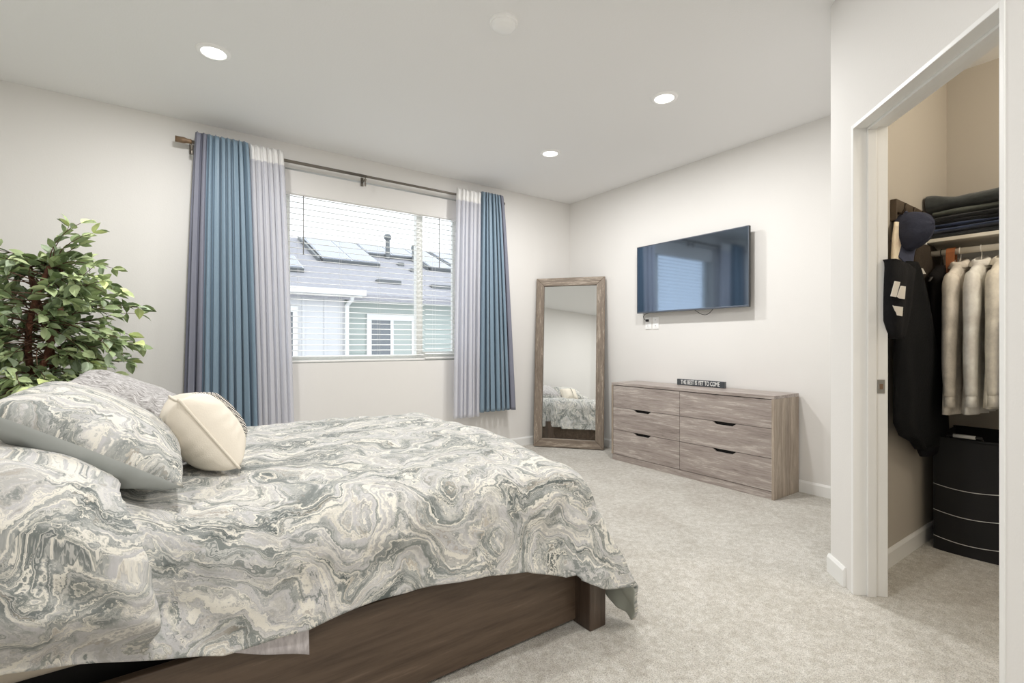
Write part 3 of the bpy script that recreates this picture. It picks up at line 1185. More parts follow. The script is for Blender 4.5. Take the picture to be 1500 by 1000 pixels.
# ------------------------------------------------------------------ curtains and rod
ROD_Y, ROD_Z = YW - 0.085, 2.562
rod = thing('curtain_rod', (1.48, ROD_Y, ROD_Z), 'slim pewter curtain rod with capped ends above the window', 'curtain rod')
MB().tube([(0.165, ROD_Y, ROD_Z), (1.46, ROD_Y, ROD_Z)], 0.0125, 14).build('pole', M['rod'], rod, smooth=True)
MB().tube([(1.46, ROD_Y, ROD_Z), (2.885, ROD_Y, ROD_Z)], 0.0105, 14).build('pole', M['rod'], rod, smooth=True)
MB().lathe((0.085, ROD_Y, ROD_Z), [(0.0, 0.0), (0.021, 0.0), (0.0215, 0.055), (0.017, 0.07), (0.0155, 0.085), (0.018, 0.09), (0.014, 0.10), (0, 0.10)], 20, axis='X', cap=False).build('finial', M['rod_wood'], rod, smooth=True)
MB().lathe((2.87, ROD_Y, ROD_Z), [(0, 0), (0.016, 0.0), (0.018, 0.03), (0.016, 0.05), (0, 0.05)], 20, axis='X', cap=False).build('finial', M['rod'], rod, smooth=True)
for bx in (0.185, 1.452, 2.845):
    b = MB()
    b.tube([(bx, ROD_Y, ROD_Z - 0.013), (bx, ROD_Y, ROD_Z - 0.03), (bx, YW - 0.004, ROD_Z - 0.03)], 0.006, 8)
    b.box((bx - 0.012, YW - 0.005, ROD_Z - 0.065), (bx + 0.012, YW, ROD_Z + 0.01))
    b.lathe((bx, ROD_Y, ROD_Z - 0.085), [(0, 0), (0.007, 0.0), (0.009, 0.02), (0.005, 0.03), (0.008, 0.045), (0.012, 0.06), (0, 0.06)], 10, cap=False)
    b.build('bracket', M['rod'], rod, smooth=False)

m_ = NT('blue_satin')
vv = m_.coords('Object', (300, 300, 300))
nd = m_.noise(vv, 1.0, 3, 0.6)
m_.l(m_.ramp(nd.outputs['Fac'], [(0.3, (110, 132, 150)), (0.7, (124, 146, 163))]), m_.p.inputs['Base Color'])
m_.p.inputs['Roughness'].default_value = 0.5
m_.p.inputs['Sheen Weight'].default_value = 0.3
M['blue'] = m_.mat
M['edge_shade'] = plain('satin_edge_shade', (122, 124, 138), 0.7, bump=(200, 0.1, 0.002))  # same curtain cloth, greyed: shade painted onto the outer edges


def sheer_mat():
    m = NT('white_sheer')
    d = m.n('ShaderNodeBsdfDiffuse')
    d.inputs['Color'].default_value = (*lin((246, 245, 245)), 1)
    tl = m.n('ShaderNodeBsdfTranslucent')
    tl.inputs['Color'].default_value = (*lin((238, 240, 248)), 1)
    tp = m.n('ShaderNodeBsdfTransparent')
    a = m.n('ShaderNodeMixShader')
    a.inputs[0].default_value = 0.6
    m.l(d.outputs[0], a.inputs[1])
    m.l(tl.outputs[0], a.inputs[2])
    b = m.n('ShaderNodeMixShader')
    b.inputs[0].default_value = 0.16
    m.l(a.outputs[0], b.inputs[1])
    m.l(tp.outputs[0], b.inputs[2])
    m.l(b.outputs[0], m.out.inputs['Surface'])
    return m.mat


M['sheer'] = sheer_mat()
M['sheer_hem'] = plain('sheer_header', (236, 235, 234), 0.8)


def z_near(z):
    return z > ROD_Z - 0.06


def curtain(name, top, bot, zt, zb, folds, mats, label, yoff, edge=None, amp=(0.024, 0.042), seed=0, hem=0.085):
    t0, t1 = top
    b0, b1 = bot

    def fn(u, v):
        k = ss(0, 1, v)                       # v: 0 top .. 1 bottom
        flare = v ** 0.75
        x = (t0 + (t1 - t0) * u) * (1 - flare) + (b0 + (b1 - b0) * u) * flare
        uu = u + 0.030 * nz(u * 5.0, v * 0.25, seed) + 0.012 * nz(u * 11.0, v * 0.8, seed + 9)
        ph = 2 * PI * folds * uu
        am = (amp[0] + (amp[1] - amp[0]) * v) * (1.0 + 0.6 * nz(u * 6.0 + seed, v * 0.35, 2.0 * seed))
        wv = 1.0 - 2.0 * abs(math.sin(ph / 2)) ** 0.75 + 0.15 * math.sin(2.3 * ph + seed)
        y = ROD_Y - yoff + min(am * wv, yoff - 0.015 if z_near(zt + (zb - zt) * v) else yoff - 0.002)
        x += 0.25 * am * math.sin(2 * ph)
        z = zt + (zb - zt) * v + (0.008 * math.sin(ph * 1.0 + 1) if v == 0 else 0)
        if abs(z - (ROD_Z - 0.02)) < 0.012:
            y += 0.004
        return (x, y, z)

    def mi(u, v):
        z = zt + (zb - zt) * v
        if z > zt - hem and len(mats) > 2:
            return 2
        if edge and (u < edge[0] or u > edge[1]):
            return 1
        return 0
    m = MB()
    m.grid(fn, folds * 18, 60, mi)
    o = m.build(name, mats, smooth=True)
    solidify(o, 0.0012, 0.0)
    return tag(o, label, 'curtain')


curtain('curtain', (0.205, 0.545), (0.135, 0.615), 2.622, 0.41, 9, [M['blue'], M['edge_shade']],
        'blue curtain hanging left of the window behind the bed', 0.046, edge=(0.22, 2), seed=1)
curtain('sheer_curtain', (0.548, 0.79), (0.60, 0.875), 2.618, 0.39, 6, [M['sheer'], M['sheer'], M['sheer_hem']],
        'white sheer curtain beside the left blue panel', 0.036, seed=2, amp=(0.015, 0.028))
curtain('sheer_curtain', (2.345, 2.612), (2.30, 2.585), 2.612, 0.385, 6, [M['sheer'], M['sheer'], M['sheer_hem']],
        'white sheer curtain on the right side of the window', 0.036, seed=3, amp=(0.015, 0.028))
curtain('curtain', (2.618, 2.865), (2.575, 3.01), 2.622, 0.425, 7, [M['blue'], M['edge_shade']],
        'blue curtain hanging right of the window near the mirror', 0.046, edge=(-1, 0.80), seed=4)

# ------------------------------------------------------------------ floor mirror
fA, fB = Vector((3.297, 4.222, 0.0)), Vector((3.766, 3.640, 0.0))
ex = (fB - fA)
MWD = ex.length
ex.normalize()
back = Vector((ex.y * -1, ex.x, 0))
if back.dot(Vector((1, 1, 0))) < 0:
    back = -back
LEAN = math.radians(4.9)
ez = (Vector((0, 0, 1)) * math.cos(LEAN) + back * math.sin(LEAN)).normalized()
en = ex.cross(ez).normalized()
if en.dot(back) > 0:
    en = -en                       # en points into the room
MHT, FW_, FT = 1.825, 0.088, 0.035
org = fA + Vector((0, 0, 0.004))
M['barn'] = wood('weathered_grey_wood', (92, 80, 70), (128, 115, 102), (166, 154, 140), 'Z', 0.6, 2.4, 1.5)
M['barn_h'] = wood('weathered_grey_wood_rail', (92, 80, 70), (128, 115, 102), (166, 154, 140), 'X', 0.6, 2.4, 1.5)
mr = thing('floor_mirror', (fA + fB) / 2, 'tall weathered wood framed mirror leaning across the room corner', 'mirror', rz=math.atan2(ex.y, ex.x))


def mpt(a, b, d):
    return org + ex * a + ez * b + en * d


def mbar(name, poly, mat):
    m = MB()
    m.prism([mpt(a, b, 0) for a, b in poly], en * FT)
    m.build(name, M[mat], mr, bevel=0.005)


mbar('frame_side', [(0, 0), (FW_, FW_), (FW_, MHT - FW_), (0, MHT)], 'barn')
mbar('frame_side', [(MWD, 0), (MWD, MHT), (MWD - FW_, MHT - FW_), (MWD - FW_, FW_)], 'barn')
mbar('frame_rail', [(0, MHT), (FW_, MHT - FW_), (MWD - FW_, MHT - FW_), (MWD, MHT)], 'barn_h')
mbar('frame_rail', [(0, 0), (MWD, 0), (MWD - FW_, FW_), (FW_, FW_)], 'barn_h')
m = MB()
m.prism([mpt(FW_ - .005, FW_ - .005, 0.008), mpt(MWD - FW_ + .005, FW_ - .005, 0.008), mpt(MWD - FW_ + .005, MHT - FW_ + .005, 0.008), mpt(FW_ - .005, MHT - FW_ + .005, 0.008)], en * 0.006)
m.build('mirror_glass', M['mirror'], mr)

# ------------------------------------------------------------------ dresser
DX0, DX1, DY0, DY1, DZ = 3.531, 3.892, 1.769, 3.316, 0.737
W_ = ((122, 111, 106), (162, 151, 145), (190, 181, 174))
M['oak_h'] = wood('grey_oak', *W_, 'Y', 0.38, 1.9, 1.35)
M['oak_v'] = wood('grey_oak_upright', (138, 125, 112), (166, 152, 137), (188, 174, 159), 'Z', 0.42, 1.5, 1.0)
dr = thing('dresser', ((DX0 + DX1) / 2, (DY0 + DY1) / 2, 0), 'wide grey oak six-drawer dresser against the wall under the television', 'dresser')


def dbox(name, lo, hi, mat, par=None, bev=0.0015):
    return MB().box(lo, hi).build(name, M[mat], par or dr, bevel=bev)


dbox('top_panel', (DX0, DY0, DZ - 0.024), (DX1, DY1, DZ), 'oak_h')
dbox('side_panel', (DX0, DY0, 0.0), (DX1, DY0 + 0.02, DZ - 0.024), 'oak_v')
dbox('side_panel', (DX0, DY1 - 0.02, 0.055), (DX1, DY1, DZ - 0.024), 'oak_v')
dbox('plinth', (DX0 + 0.006, DY0 + 0.02, 0.0), (DX0 + 0.024, DY1 - 0.008, 0.054), 'oak_h')
dbox('back_panel', (DX1 - 0.01, DY0 + 0.02, 0.02), (DX1, DY1 - 0.02, DZ - 0.024), 'oak_h')
dbox('carcass_interior', (DX0 + 0.03, DY0 + 0.02, 0.06), (DX1 - 0.012, DY1 - 0.02, DZ - 0.03), 'dark_gap')
rows = [(0.5035, 0.708), (0.2915, 0.500), (0.0575, 0.288)]
colsD = [(2.555, DY1 - 0.021), (DY0 + 0.021, 2.5515)]
for c0, c1 in colsD:
    for ri, (z0, z1) in enumerate(rows):
        ycut = 2.95 if c0 > 2.5 else 2.155
        if ri == 0:
            poly = [(c0, z0), (c1, z0), (c1, z1), (c0, z1)]
        else:
            poly = [(c0, z0), (c1, z0), (c1, z1), (ycut + 0.098, z1), (ycut + 0.068, z1 - 0.022), (ycut - 0.068, z1 - 0.022), (ycut - 0.098, z1), (c0, z1)]
        m = MB()
        m.prism([(DX0 + 0.004, y, z) for y, z in poly], (0.018, 0, 0))
        m.build('drawer', M['oak_h'], dr, bevel=0.001)

# sign standing on the dresser
sg = thing('tabletop_sign', (3.80, 2.54, DZ), 'slim dark block sign with white lettering standing on the dresser', 'sign')
MB().box((3.798, 2.309, DZ), (3.822, 2.770, DZ + 0.054)).build('block', plain('sign_charcoal', (92, 95, 98), 0.6), sg, bevel=0.001)
MB().box((3.7955, 2.312, DZ + 0.003), (3.798, 2.767, DZ + 0.051)).build('face', plain('sign_face', (66, 70, 74), 0.6), sg)


def text_mesh(name, body, size, mat, parent, M4, xs=1.0, extrude=0.0006, bold=0.0):
    cu_ = bpy.data.curves.new(name, 'FONT')
    cu_.body = body
    cu_.size = size
    cu_.extrude = extrude
    cu_.offset = bold
    cu_.align_x = 'CENTER'
    cu_.align_y = 'CENTER'
    tmp = bpy.data.objects.new(name, cu_)
    COL.objects.link(tmp)
    bpy.context.view_layer.update()
    me = bpy.data.meshes.new_from_object(tmp.evaluated_get(bpy.context.evaluated_depsgraph_get()))
    bpy.data.objects.remove(tmp)
    me.transform(WORLD[parent.name].inverted() @ M4 @ Matrix.Diagonal((xs, 1, 1, 1)))
    me.materials.clear()
    me.materials.append(mat)
    o = bpy.data.objects.new(name, me)
    COL.objects.link(o)
    o.parent = parent
    WORLD[o.name] = WORLD[parent.name]
    return o


def basis(o, x, y, z):
    m = Matrix((x, y, z)).transposed().to_4x4()
    m.translation = o
    return m


M['sign_white'] = plain('sign_white', (236, 236, 234), 0.6)
text_mesh('lettering', 'THE BEST IS YET TO COME', 0.052, M['sign_white'], sg,
          basis(Vector((3.795, 2.5395, DZ + 0.0275)), Vector((0, -1, 0)), Vector((0, 0, 1)), Vector((-1, 0, 0))), xs=0.605, bold=0.0006)

# ------------------------------------------------------------------ television
TX = 3.818
TY0, TY1, TZ0, TZ1 = 2.113, 3.248, 1.402, 2.051
tv = thing('television', (TX, (TY0 + TY1) / 2, TZ0), 'flat black television mounted on the wall above the dresser', 'television')
MB().box((TX + 0.004, TY0, TZ0), (TX + 0.03, TY1, TZ1)).build('housing', M['black_plastic'], tv, bevel=0.004)
MB().box((TX + 0.03, TY0 + 0.12, TZ0 + 0.03), (TX + 0.055, TY1 - 0.12, TZ0 + 0.40)).build('rear_cover', M['black_plastic'], tv, bevel=0.01)
bz = MB()
bz.box((TX, TY0, TZ0), (TX + 0.004, TY0 + 0.008, TZ1))
bz.box((TX, TY1 - 0.008, TZ0), (TX + 0.004, TY1, TZ1))
bz.box((TX, TY0 + 0.008, TZ1 - 0.008), (TX + 0.004, TY1 - 0.008, TZ1))
bz.box((TX, TY0 + 0.008, TZ0), (TX + 0.004, TY1 - 0.008, TZ0 + 0.014))
bz.build('bezel', plain('grey_bezel', (92, 98, 108), 0.35, 0.5), tv, bevel=0.001)
MB().box((TX + 0.0015, TY0 + 0.008, TZ0 + 0.014), (TX + 0.004, TY1 - 0.008, TZ1 - 0.008)).build('screen', M['screen'], tv)
MB().box((TX + 0.055, 2.45, 1.55), (XT, 2.90, 1.85)).build('wall_mount', M['black_plastic'], tv)
lp = [Vector((TX + 0.02, 2.62, TZ0 + 0.005))]
for i in range(1, 13):
    t = i / 12
    lp.append(Vector((TX + 0.02 + 0.02 * math.sin(PI * t), 2.62 - 0.185 * t, TZ0 + 0.005 - 0.05 * math.sin(PI * t))))
MB().tube(lp, 0.0026, 6).build('cable', M['black_cable'], tv, smooth=True)


def outlet(yc, label):
    t = thing('wall_outlet', (XT, yc, 1.306), label, 'wall outlet')
    MB().box((XT - 0.006, yc - 0.036, 1.248), (XT, yc + 0.036, 1.364)).build('cover_plate', M['white_plastic'], t, bevel=0.003)
    for dz in (-0.028, 0.028):
        s_ = MB().lathe((XT - 0.0085, yc, 1.306 + dz), [(0.0, 0), (0.0165, 0.0), (0.0165, 0.003)], 20, axis='X', cap=False).build('socket', M['white_plastic'], t)
        q = MB()
        for dy in (-0.0055, 0.0055):
            q.box((XT - 0.0092, yc + dy - 0.0012, 1.306 + dz - 0.002), (XT - 0.0086, yc + dy + 0.0012, 1.306 + dz + 0.007))
        q.build('slots', M['black_plastic'], s_)
    return t


outlet(3.178, 'white wall outlet with a black plug, below the television')
outlet(3.090, 'empty white wall outlet right of the plugged one')
pc = thing('power_cord', (XT - 0.03, 3.178, 1.33), 'short black power cord from television to the left outlet', 'power cord')
MB().box((XT - 0.034, 3.166, 1.322), (XT - 0.009, 3.190, 1.345)).build('plug', M['black_cable'], pc, bevel=0.004)
MB().tube([(XT - 0.03, 3.178, 1.335), (XT - 0.05, 3.192, 1.345), (XT - 0.05, 3.200, 1.37), (XT - 0.05, 3.185, 1.392), (XT - 0.055, 3.15, 1.40), (XT - 0.05, 3.10, 1.415)], 0.003, 7).build('cable', M['black_cable'], pc, smooth=True)

# ------------------------------------------------------------------ closet: shelf, rod, hamper
M['shelf'] = plain('cream_shelf', (234, 228, 214), 0.5)
SX, SZ = 3.462, 1.664
MB().box((SX, -1.3, SZ), (XT, YP0, SZ + 0.019)).build('closet_shelf', M['shelf'], bevel=0.002)
tag(bpy.data.objects['closet_shelf'], 'white painted closet shelf carrying the folded jeans', 'shelf')
cr = thing('closet_rod', (3.50, 0.2, 1.605), 'white closet rod running under the shelf', 'closet rod')
MB().tube([(3.50, -1.3, 1.605), (3.50, YP0 - 0.004, 1.605)], 0.0165, 14).build('pole', M['shelf'], cr, smooth=True)
MB().lathe((3.50, YP0, 1.605), [(0.0, -0.012), (0.03, -0.012), (0.032, 0.0)], 18, axis='Y', cap=False).build('end_cup', M['white_plastic'], cr)
cb = MB()
cb.tube([(3.452, 0.905, 1.695), (3.440, 0.90, 1.68), (3.442, 0.90, 1.662), (3.450, 0.90, 1.64)], 0.006, 8)
cb.box((3.44, 0.90, 1.56), (3.475, YP0, 1.66))
cb.build('end_bracket', M['white_plastic'], cr, smooth=False)
struct(MB().box((XT - 0.019, -1.3, 1.575), (XT, YP0, SZ)).build('trim_4', M['trim']))

hm = thing('laundry_hamper', (3.60, 0.36, 0), 'tall black fabric laundry hamper with thin white stripes on closet floor', 'laundry hamper')
HX0, HX1, HY0, HY1, HZ = 3.424, 3.80, 0.02, 0.862, 0.60
HM = plain('black_canvas', (26, 26, 28), 0.85, bump=(180, 0.2, 0.003))
nb = 3
bw = (HY1 - HY0) / nb


def hfront(y, z):
    q = ((HY1 - y) / bw) % 1.0
    bulge = 0.020 * math.sin(PI * q) ** 0.6
    return HX0 - bulge + 0.006 * nz(y * 5, z * 5, 2)


body = MB()
body.grid(lambda u, v: (hfront(HY1 - (HY1 - HY0) * u, HZ * v), HY1 - (HY1 - HY0) * u, HZ * v + (0.006 * math.sin(u * nb * 2 * PI) if v == 1 else 0)), 60, 20, 0, flip=True)
body.box((HX0 + 0.002, HY0, 0.0), (HX1, HY0 + 0.01, HZ))
body.box((HX0 + 0.002, HY1 - 0.01, 0.0), (HX1, HY1, HZ + 0.01))
body.box((HX1 - 0.01, HY0, 0.0), (HX1, HY1, HZ + 0.03))
body.box((HX0 + 0.01, HY0, 0.0), (HX1, HY1, 0.02))
body.box((HX0 + 0.01, HY0 + 0.01, HZ - 0.16), (HX1 - 0.01, HY1 - 0.01, HZ - 0.15))
body.build('bag', HM, hm, smooth=False)
ST = plain('stripe_white', (206, 206, 204), 0.7)
for zz in (0.352, 0.212, 0.072):
    pts = []
    for i in range(61):
        y = HY1 - (HY1 - HY0) * i / 60
        pts.append((hfront(y, zz) - 0.001, y, zz - 0.012 * math.sin(PI * (((HY1 - y) / bw) % 1.0))))
    MB().tube(pts, 0.0018, 5).build('stripe', ST, hm)
rim = MB()
rim.tube([(HX0, HY1 - 0.01, HZ), (HX0, HY0 + 0.01, HZ), (HX1, HY0 + 0.01, HZ + 0.02), (HX1, HY1 - 0.01, HZ + 0.02), (HX0, HY1 - 0.01, HZ)], 0.008, 8)
rim.build('rim', plain('black_rim', (18, 18, 19), 0.7), hm)
for k in range(nb):
    yc = HY1 - bw * (k + 0.5) + 0.012
    hd = MB().tube([(HX0 + 0.005, yc + 0.068, HZ + 0.004), (HX0 - 0.004, yc + 0.068, HZ + 0.022), (HX0 - 0.004, yc - 0.068, HZ + 0.022), (HX0 + 0.005, yc - 0.068, HZ + 0.004)], 0.0075, 8)
    ho = hd.build('handle', M['black_cable'], hm, smooth=True)
    MB().tube([(HX0 - 0.004, yc + 0.044, HZ + 0.022), (HX0 - 0.004, yc - 0.044, HZ + 0.022)], 0.0098, 10).build('handle_grip', ST, ho, smooth=True)

# ------------------------------------------------------------------ folded jeans on the shelf
def jeans(zb, th, x0, x1, y0, y1, col, label, seed, lift=(0, 0), layers=2):
    """trousers folded over, the round folds facing the doorway"""
    mat = plain('denim', col, 0.9, bump=(120, 0.5, 0.004), vary=0.22, sheen=0.2)
    m = MB()
    rj = random.Random(seed)
    cuts = [0.0]
    for q in range(layers):
        cuts.append(cuts[-1] + rj.uniform(0.7, 1.3))
    cuts = [q / cuts[-1] for q in cuts]
    for L in range(layers):
        fx = rj.uniform(-0.012, 0.022)
        sl = rj.uniform(-0.010, 0.010)

        def fn(u, v, L=L, fx=fx, sl=sl):
            # u runs round the section, v along y
            a = 2 * PI * u
            lt = th * (cuts[L + 1] - cuts[L])
            hx, hz = (x1 - x0) / 2, lt / 2 * 1.0
            cx_, sx_ = math.cos(a), math.sin(a)
            X = math.copysign(abs(cx_) ** 0.35, cx_) * hx
            Z = math.copysign(abs(sx_) ** 0.8, sx_) * hz
            y = y0 + (y1 - y0) * v
            wob = nz(y * 7 + seed, L * 3.1, seed)
            xx = (x0 + x1) / 2 + X + (fx + 0.018 * nz(y * 6, seed, L)) * (1 if X < 0 else 0)
            zc_ = zb + th * (cuts[L] + cuts[L + 1]) / 2 + sl * (v - 0.5)
            zt = zc_ + Z * (1 + 0.45 * wob)
            if Z > 0 and L == layers - 1:
                zt += lift[0] * (nz(y * 6, xx * 7, seed) + 0.5 * nz(y * 15, xx * 12, seed)) + lift[1] * (ss(0.12, 0.0, v) + 0.7 * ss(0.82, 0.95, v))
            return (xx, y, max(zt, zb))
        m.grid(fn, 28, 26, 0)
        for v in (0, 1):
            b = len(m.v)
            ring = [Vector(fn(k / 28, v)) for k in range(28)]
            m.v += ring
            m.f.append(list(range(b, b + 28)) if v else list(reversed(range(b, b + 28))))
            m.m.append(0)
    o = m.build('jeans', mat, smooth=True, fix=True)
    tag(o, label, 'jeans', None)
    return o


z0 = SZ + 0.0195
jeans(z0, 0.034, 3.475, 3.86, 0.50, 0.885, (62, 66, 70), 'dark charcoal jeans at the bottom of the folded stack on shelf', 1, layers=1)
jeans(z0 + 0.034, 0.048, 3.47, 3.86, 0.48, 0.89, (52, 64, 92), 'folded navy jeans second from the bottom of the stack', 2)
jeans(z0 + 0.082, 0.040, 3.475, 3.86, 0.50, 0.89, (46, 48, 50), 'folded black jeans in the middle of the stack', 13)
jeans(z0 + 0.121, 0.034, 3.48, 3.86, 0.52, 0.88, (84, 88, 82), 'faded olive-grey jeans second from the top of the stack', 4, layers=1)
jeans(z0 + 0.155, 0.072, 3.465, 3.86, 0.46, 0.905, (62, 66, 66), 'bulky faded black jeans on top of the folded stack', 15, lift=(0.016, 0.018), layers=1)

# ------------------------------------------------------------------ closet: hook board and hanging clothes
hb = thing('hook_rail', (3.25, YP0, 1.72), 'dark wooden hook rail on the closet side wall', 'hook rail')
MB().box((2.978, YP0 - 0.028, 1.722), (3.42, YP0, 1.828)).build('board', plain('dark_board', (72, 60, 46), 0.55, vary=0.2), hb, bevel=0.003)
for hx in (2.995, 3.12, 3.25, 3.36):
    hk = MB().tube([(hx, YP0 - 0.028, 1.758), (hx, YP0 - 0.045, 1.752), (hx, YP0 - 0.056, 1.768), (hx, YP0 - 0.060, 1.80)], [0.007, 0.006, 0.006, 0.005], 8)
    hk.build('hook', plain('bronze_hook', (60, 50, 40), 0.4, 0.7), hb, smooth=True)

FAB = lambda n_, c, r_=0.9: plain(n_, c, r_, bump=(90, 0.4, 0.006), vary=0.12, spec=0.2)


def hang(name, rows_, yc, dep, mat, label, cat, seed=0, ripple=0.012, nf=7, parent=None):
    """soft garment hanging flat: rows of (py, px left, px right) seen on the plane y = yc, lofted to real thickness"""
    rings = []
    N = 36
    # refine rows
    fine = []
    for (p0, p1) in zip(rows_, rows_[1:]):
        st = max(2, int(abs(p1[0] - p0[0]) / 8))
        for i in range(st):
            t = i / st
            fine.append(tuple(p0[k] + (p1[k] - p0[k]) * t for k in range(3)))
    fine.append(rows_[-1])
    for ri, (py, a, b) in enumerate(fine):
        pa, pb = at_y(a, py, yc), at_y(b, py, yc)
        z = (pa.z + pb.z) / 2
        cx_, hw = (pa.x + pb.x) / 2, abs(pb.x - pa.x) / 2
        d = dep * (0.65 + 0.35 * math.sin(PI * min(1, (ri + 1) / len(fine))))
        rg = []
        for k in range(N):
            t = 2 * PI * k / N
            fold = ripple * math.sin(nf * t * 0.5 + seed + 2.5 * nz(t, z * 2, seed)) * min(1, ri / 6)
            rg.append(Vector((cx_ + hw * math.cos(t), yc + (d + fold) * math.sin(t) * (abs(math.sin(t)) ** -0.3 if abs(math.sin(t)) > 1e-3 else 1), z + 0.15 * (pb.z - pa.z) * math.cos(t))))
        rings.append(rg)
    m = MB()
    m.rings(rings)
    o = m.build(name, mat, parent, smooth=True, fix=True)
    if parent is None:
        tag(o, label, cat)
    return o


# beige scarf, cap, shirts on the hooks
hang('scarf', [(326, 1311, 1320), (350, 1308, 1321), (392, 1306, 1320), (402, 1307, 1319)], 0.885, 0.012, FAB('beige_scarf', (244, 220, 196)), 'pale beige scarf strip hanging behind the cap', 'scarf', 3, 0.003)
BK = FAB('black_jersey', (27, 27, 29))
BK2 = FAB('black_fleece', (17, 18, 20))
ts = hang('t_shirt', [(380, 1300, 1307), (386, 1300, 1326), (394, 1300, 1336), (410, 1300, 1331), (440, 1300, 1328), (470, 1300, 1324), (488, 1303, 1321), (496, 1309, 1318)], 0.80, 0.035, BK,
          'black t-shirt with white lettering hanging just inside the doorway', 't-shirt', 1, 0.006)
hd = hang('sweatshirt', [(384, 1324, 1341), (396, 1322, 1346), (430, 1320, 1352), (470, 1316, 1360), (510, 1312, 1367), (545, 1311, 1374), (580, 1310, 1380), (612, 1310, 1385), (630, 1318, 1386), (640, 1334, 1386), (652, 1342, 1385)], 0.858, 0.038, BK2,
          'long black sweatshirt hanging from the hook rail below the cap', 'sweatshirt', 2, 0.012)
hang('cuff', [(648, 1346, 1383), (655, 1347, 1382), (664, 1349, 1380)], 0.868, 0.032, FAB('black_rib', (22, 22, 26)), None, None, 4, 0.004, 9, parent=hd)
jk = hang('jacket', [(360, 1352, 1366), (366, 1345, 1374), (376, 1340, 1380), (400, 1339, 1383), (440, 1343, 1384), (480, 1350, 1384), (540, 1360, 1383)], 0.905, 0.02, FAB('dark_brown_cloth', (62, 54, 46)),
          'dark brown jacket with white tag hanging beside the shelf end', 'jacket', 5, 0.004)
# lettering on the t-shirt front
def on_shirt(px, py, y=0.752):
    return at_y(px, py, y)


M['print_white'] = plain('white_print', (226, 222, 214), 0.8)
pr_ = MB()


def blk(pts, y=0.7555):
    pr_.prism([at_y(a, b, y) for a, b in pts], (0, 0.002, 0))


# letters l, o over r, a
blk([(1311, 411.5), (1319, 413), (1313, 435), (1305, 433.5)])
blk([(1320, 418.5), (1327, 419.5), (1325.5, 438), (1318, 437), (1314.5, 434.5)])
blk([(1308, 447), (1311, 448.5), (1314, 458), (1311.5, 455)])
blk([(1311, 448), (1323, 449.5), (1322, 463), (1314.5, 461.5), (1312.5, 455)])
pr_.build('lettering', M['print_white'], ts)
tg = MB().prism([at_y(1344.5, 392, 0.872), at_y(1352, 393, 0.872), at_y(1356.5, 401, 0.872), at_y(1349, 401, 0.872)], (0, 0.002, 0))
tg.build('white_tag', M['print_white'], jk)

# baseball cap hanging by its strap, crown towards the room
capT = thing('baseball_cap', (3.03, 0.84, 1.50), 'navy baseball cap hanging from the hook rail', 'cap')
NAVY = FAB('navy_twill', (58, 61, 76))
NAVY2 = FAB('navy_twill_faded', (70, 74, 92))
cc = Vector((3.03, 0.872, 1.662))
cu_ = Vector((-0.30, -0.94, 0.15)).normalized()      # crown top direction
cf = Vector((-0.26, 0.0, -1.0))                      # front of cap points down
cf = (cf - cu_ * cf.dot(cu_)).normalized()
cs = cu_.cross(cf).normalized()


def dome(u, v):
    a, b = 2 * PI * u, PI / 2 * v
    r_ = math.cos(b)
    h = math.sin(b)
    k = 1 + 0.05 * nz(math.cos(a) * 2, math.sin(a) * 2, v * 3)
    p = cc + cf * (0.098 * r_ * math.cos(a) * k) + cs * (0.078 * r_ * math.sin(a) * k) + cu_ * (0.125 * h ** 0.9 * k)
    return p


m = MB()
m.grid(dome, 40, 14)
m.build('crown', NAVY, capT, smooth=True, fix=True)


def brim(u, v):
    a = (u - 0.5) * PI * 0.86
    r0 = Vector((0.097 * math.cos(a), 0.077 * math.sin(a)))
    ext = 0.082 * v * math.cos(a) ** 0.45
    cur = -0.035 * (math.sin(a)) ** 2 * v
    return cc + cf * (r0.x + ext) + cs * (r0.y * (1 + 0.02 * v)) + cu_ * (0.006 + cur + 0.012 * v)


m = MB()
m.grid(brim, 20, 8)
solidify(m.build('brim', NAVY2, capT, smooth=True), 0.004, 0)
MB().lathe((0, 0, 0), [(0, 0), (0.008, 0), (0.006, 0.004), (0, 0.005)], 12, cap=False).build('top_button', NAVY, capT)
bo = capT.children[-1] if False else bpy.data.objects['top_button']
bo.matrix_local = WORLD[capT.name].inverted() @ basis(cc + cu_ * 0.126, cf, cs, cu_)
for v_ in bo.data.vertices:
    v_.co = WORLD[capT.name] @ v_.co
MB().tube([cc - cf * 0.096 + cs * 0.03, cc - cf * 0.112 + cu_ * 0.004, cc - cf * 0.096 - cs * 0.03], 0.005, 8).build('strap', NAVY2, capT, smooth=True)


# clothes on hangers along the closet rod
def hanger(y, mat, zt=1.605):
    m = MB()
    pts = [(3.50 + 0.019 * math.cos(a), y, zt + 0.019 * math.sin(a)) for a in [math.radians(q) for q in (-10, 20, 60, 100, 140, 180, 220, 250)]]
    pts = [(3.50, y, zt - 0.09), (3.50, y, zt - 0.05), (3.512, y, zt - 0.03)] + pts
    m.tube(pts, 0.0022, 6)
    m.tube([(3.29, y, zt - 0.17), (3.40, y, zt - 0.11), (3.50, y, zt - 0.085), (3.60, y, zt - 0.11), (3.71, y, zt - 0.17)], 0.006, 7)
    return m


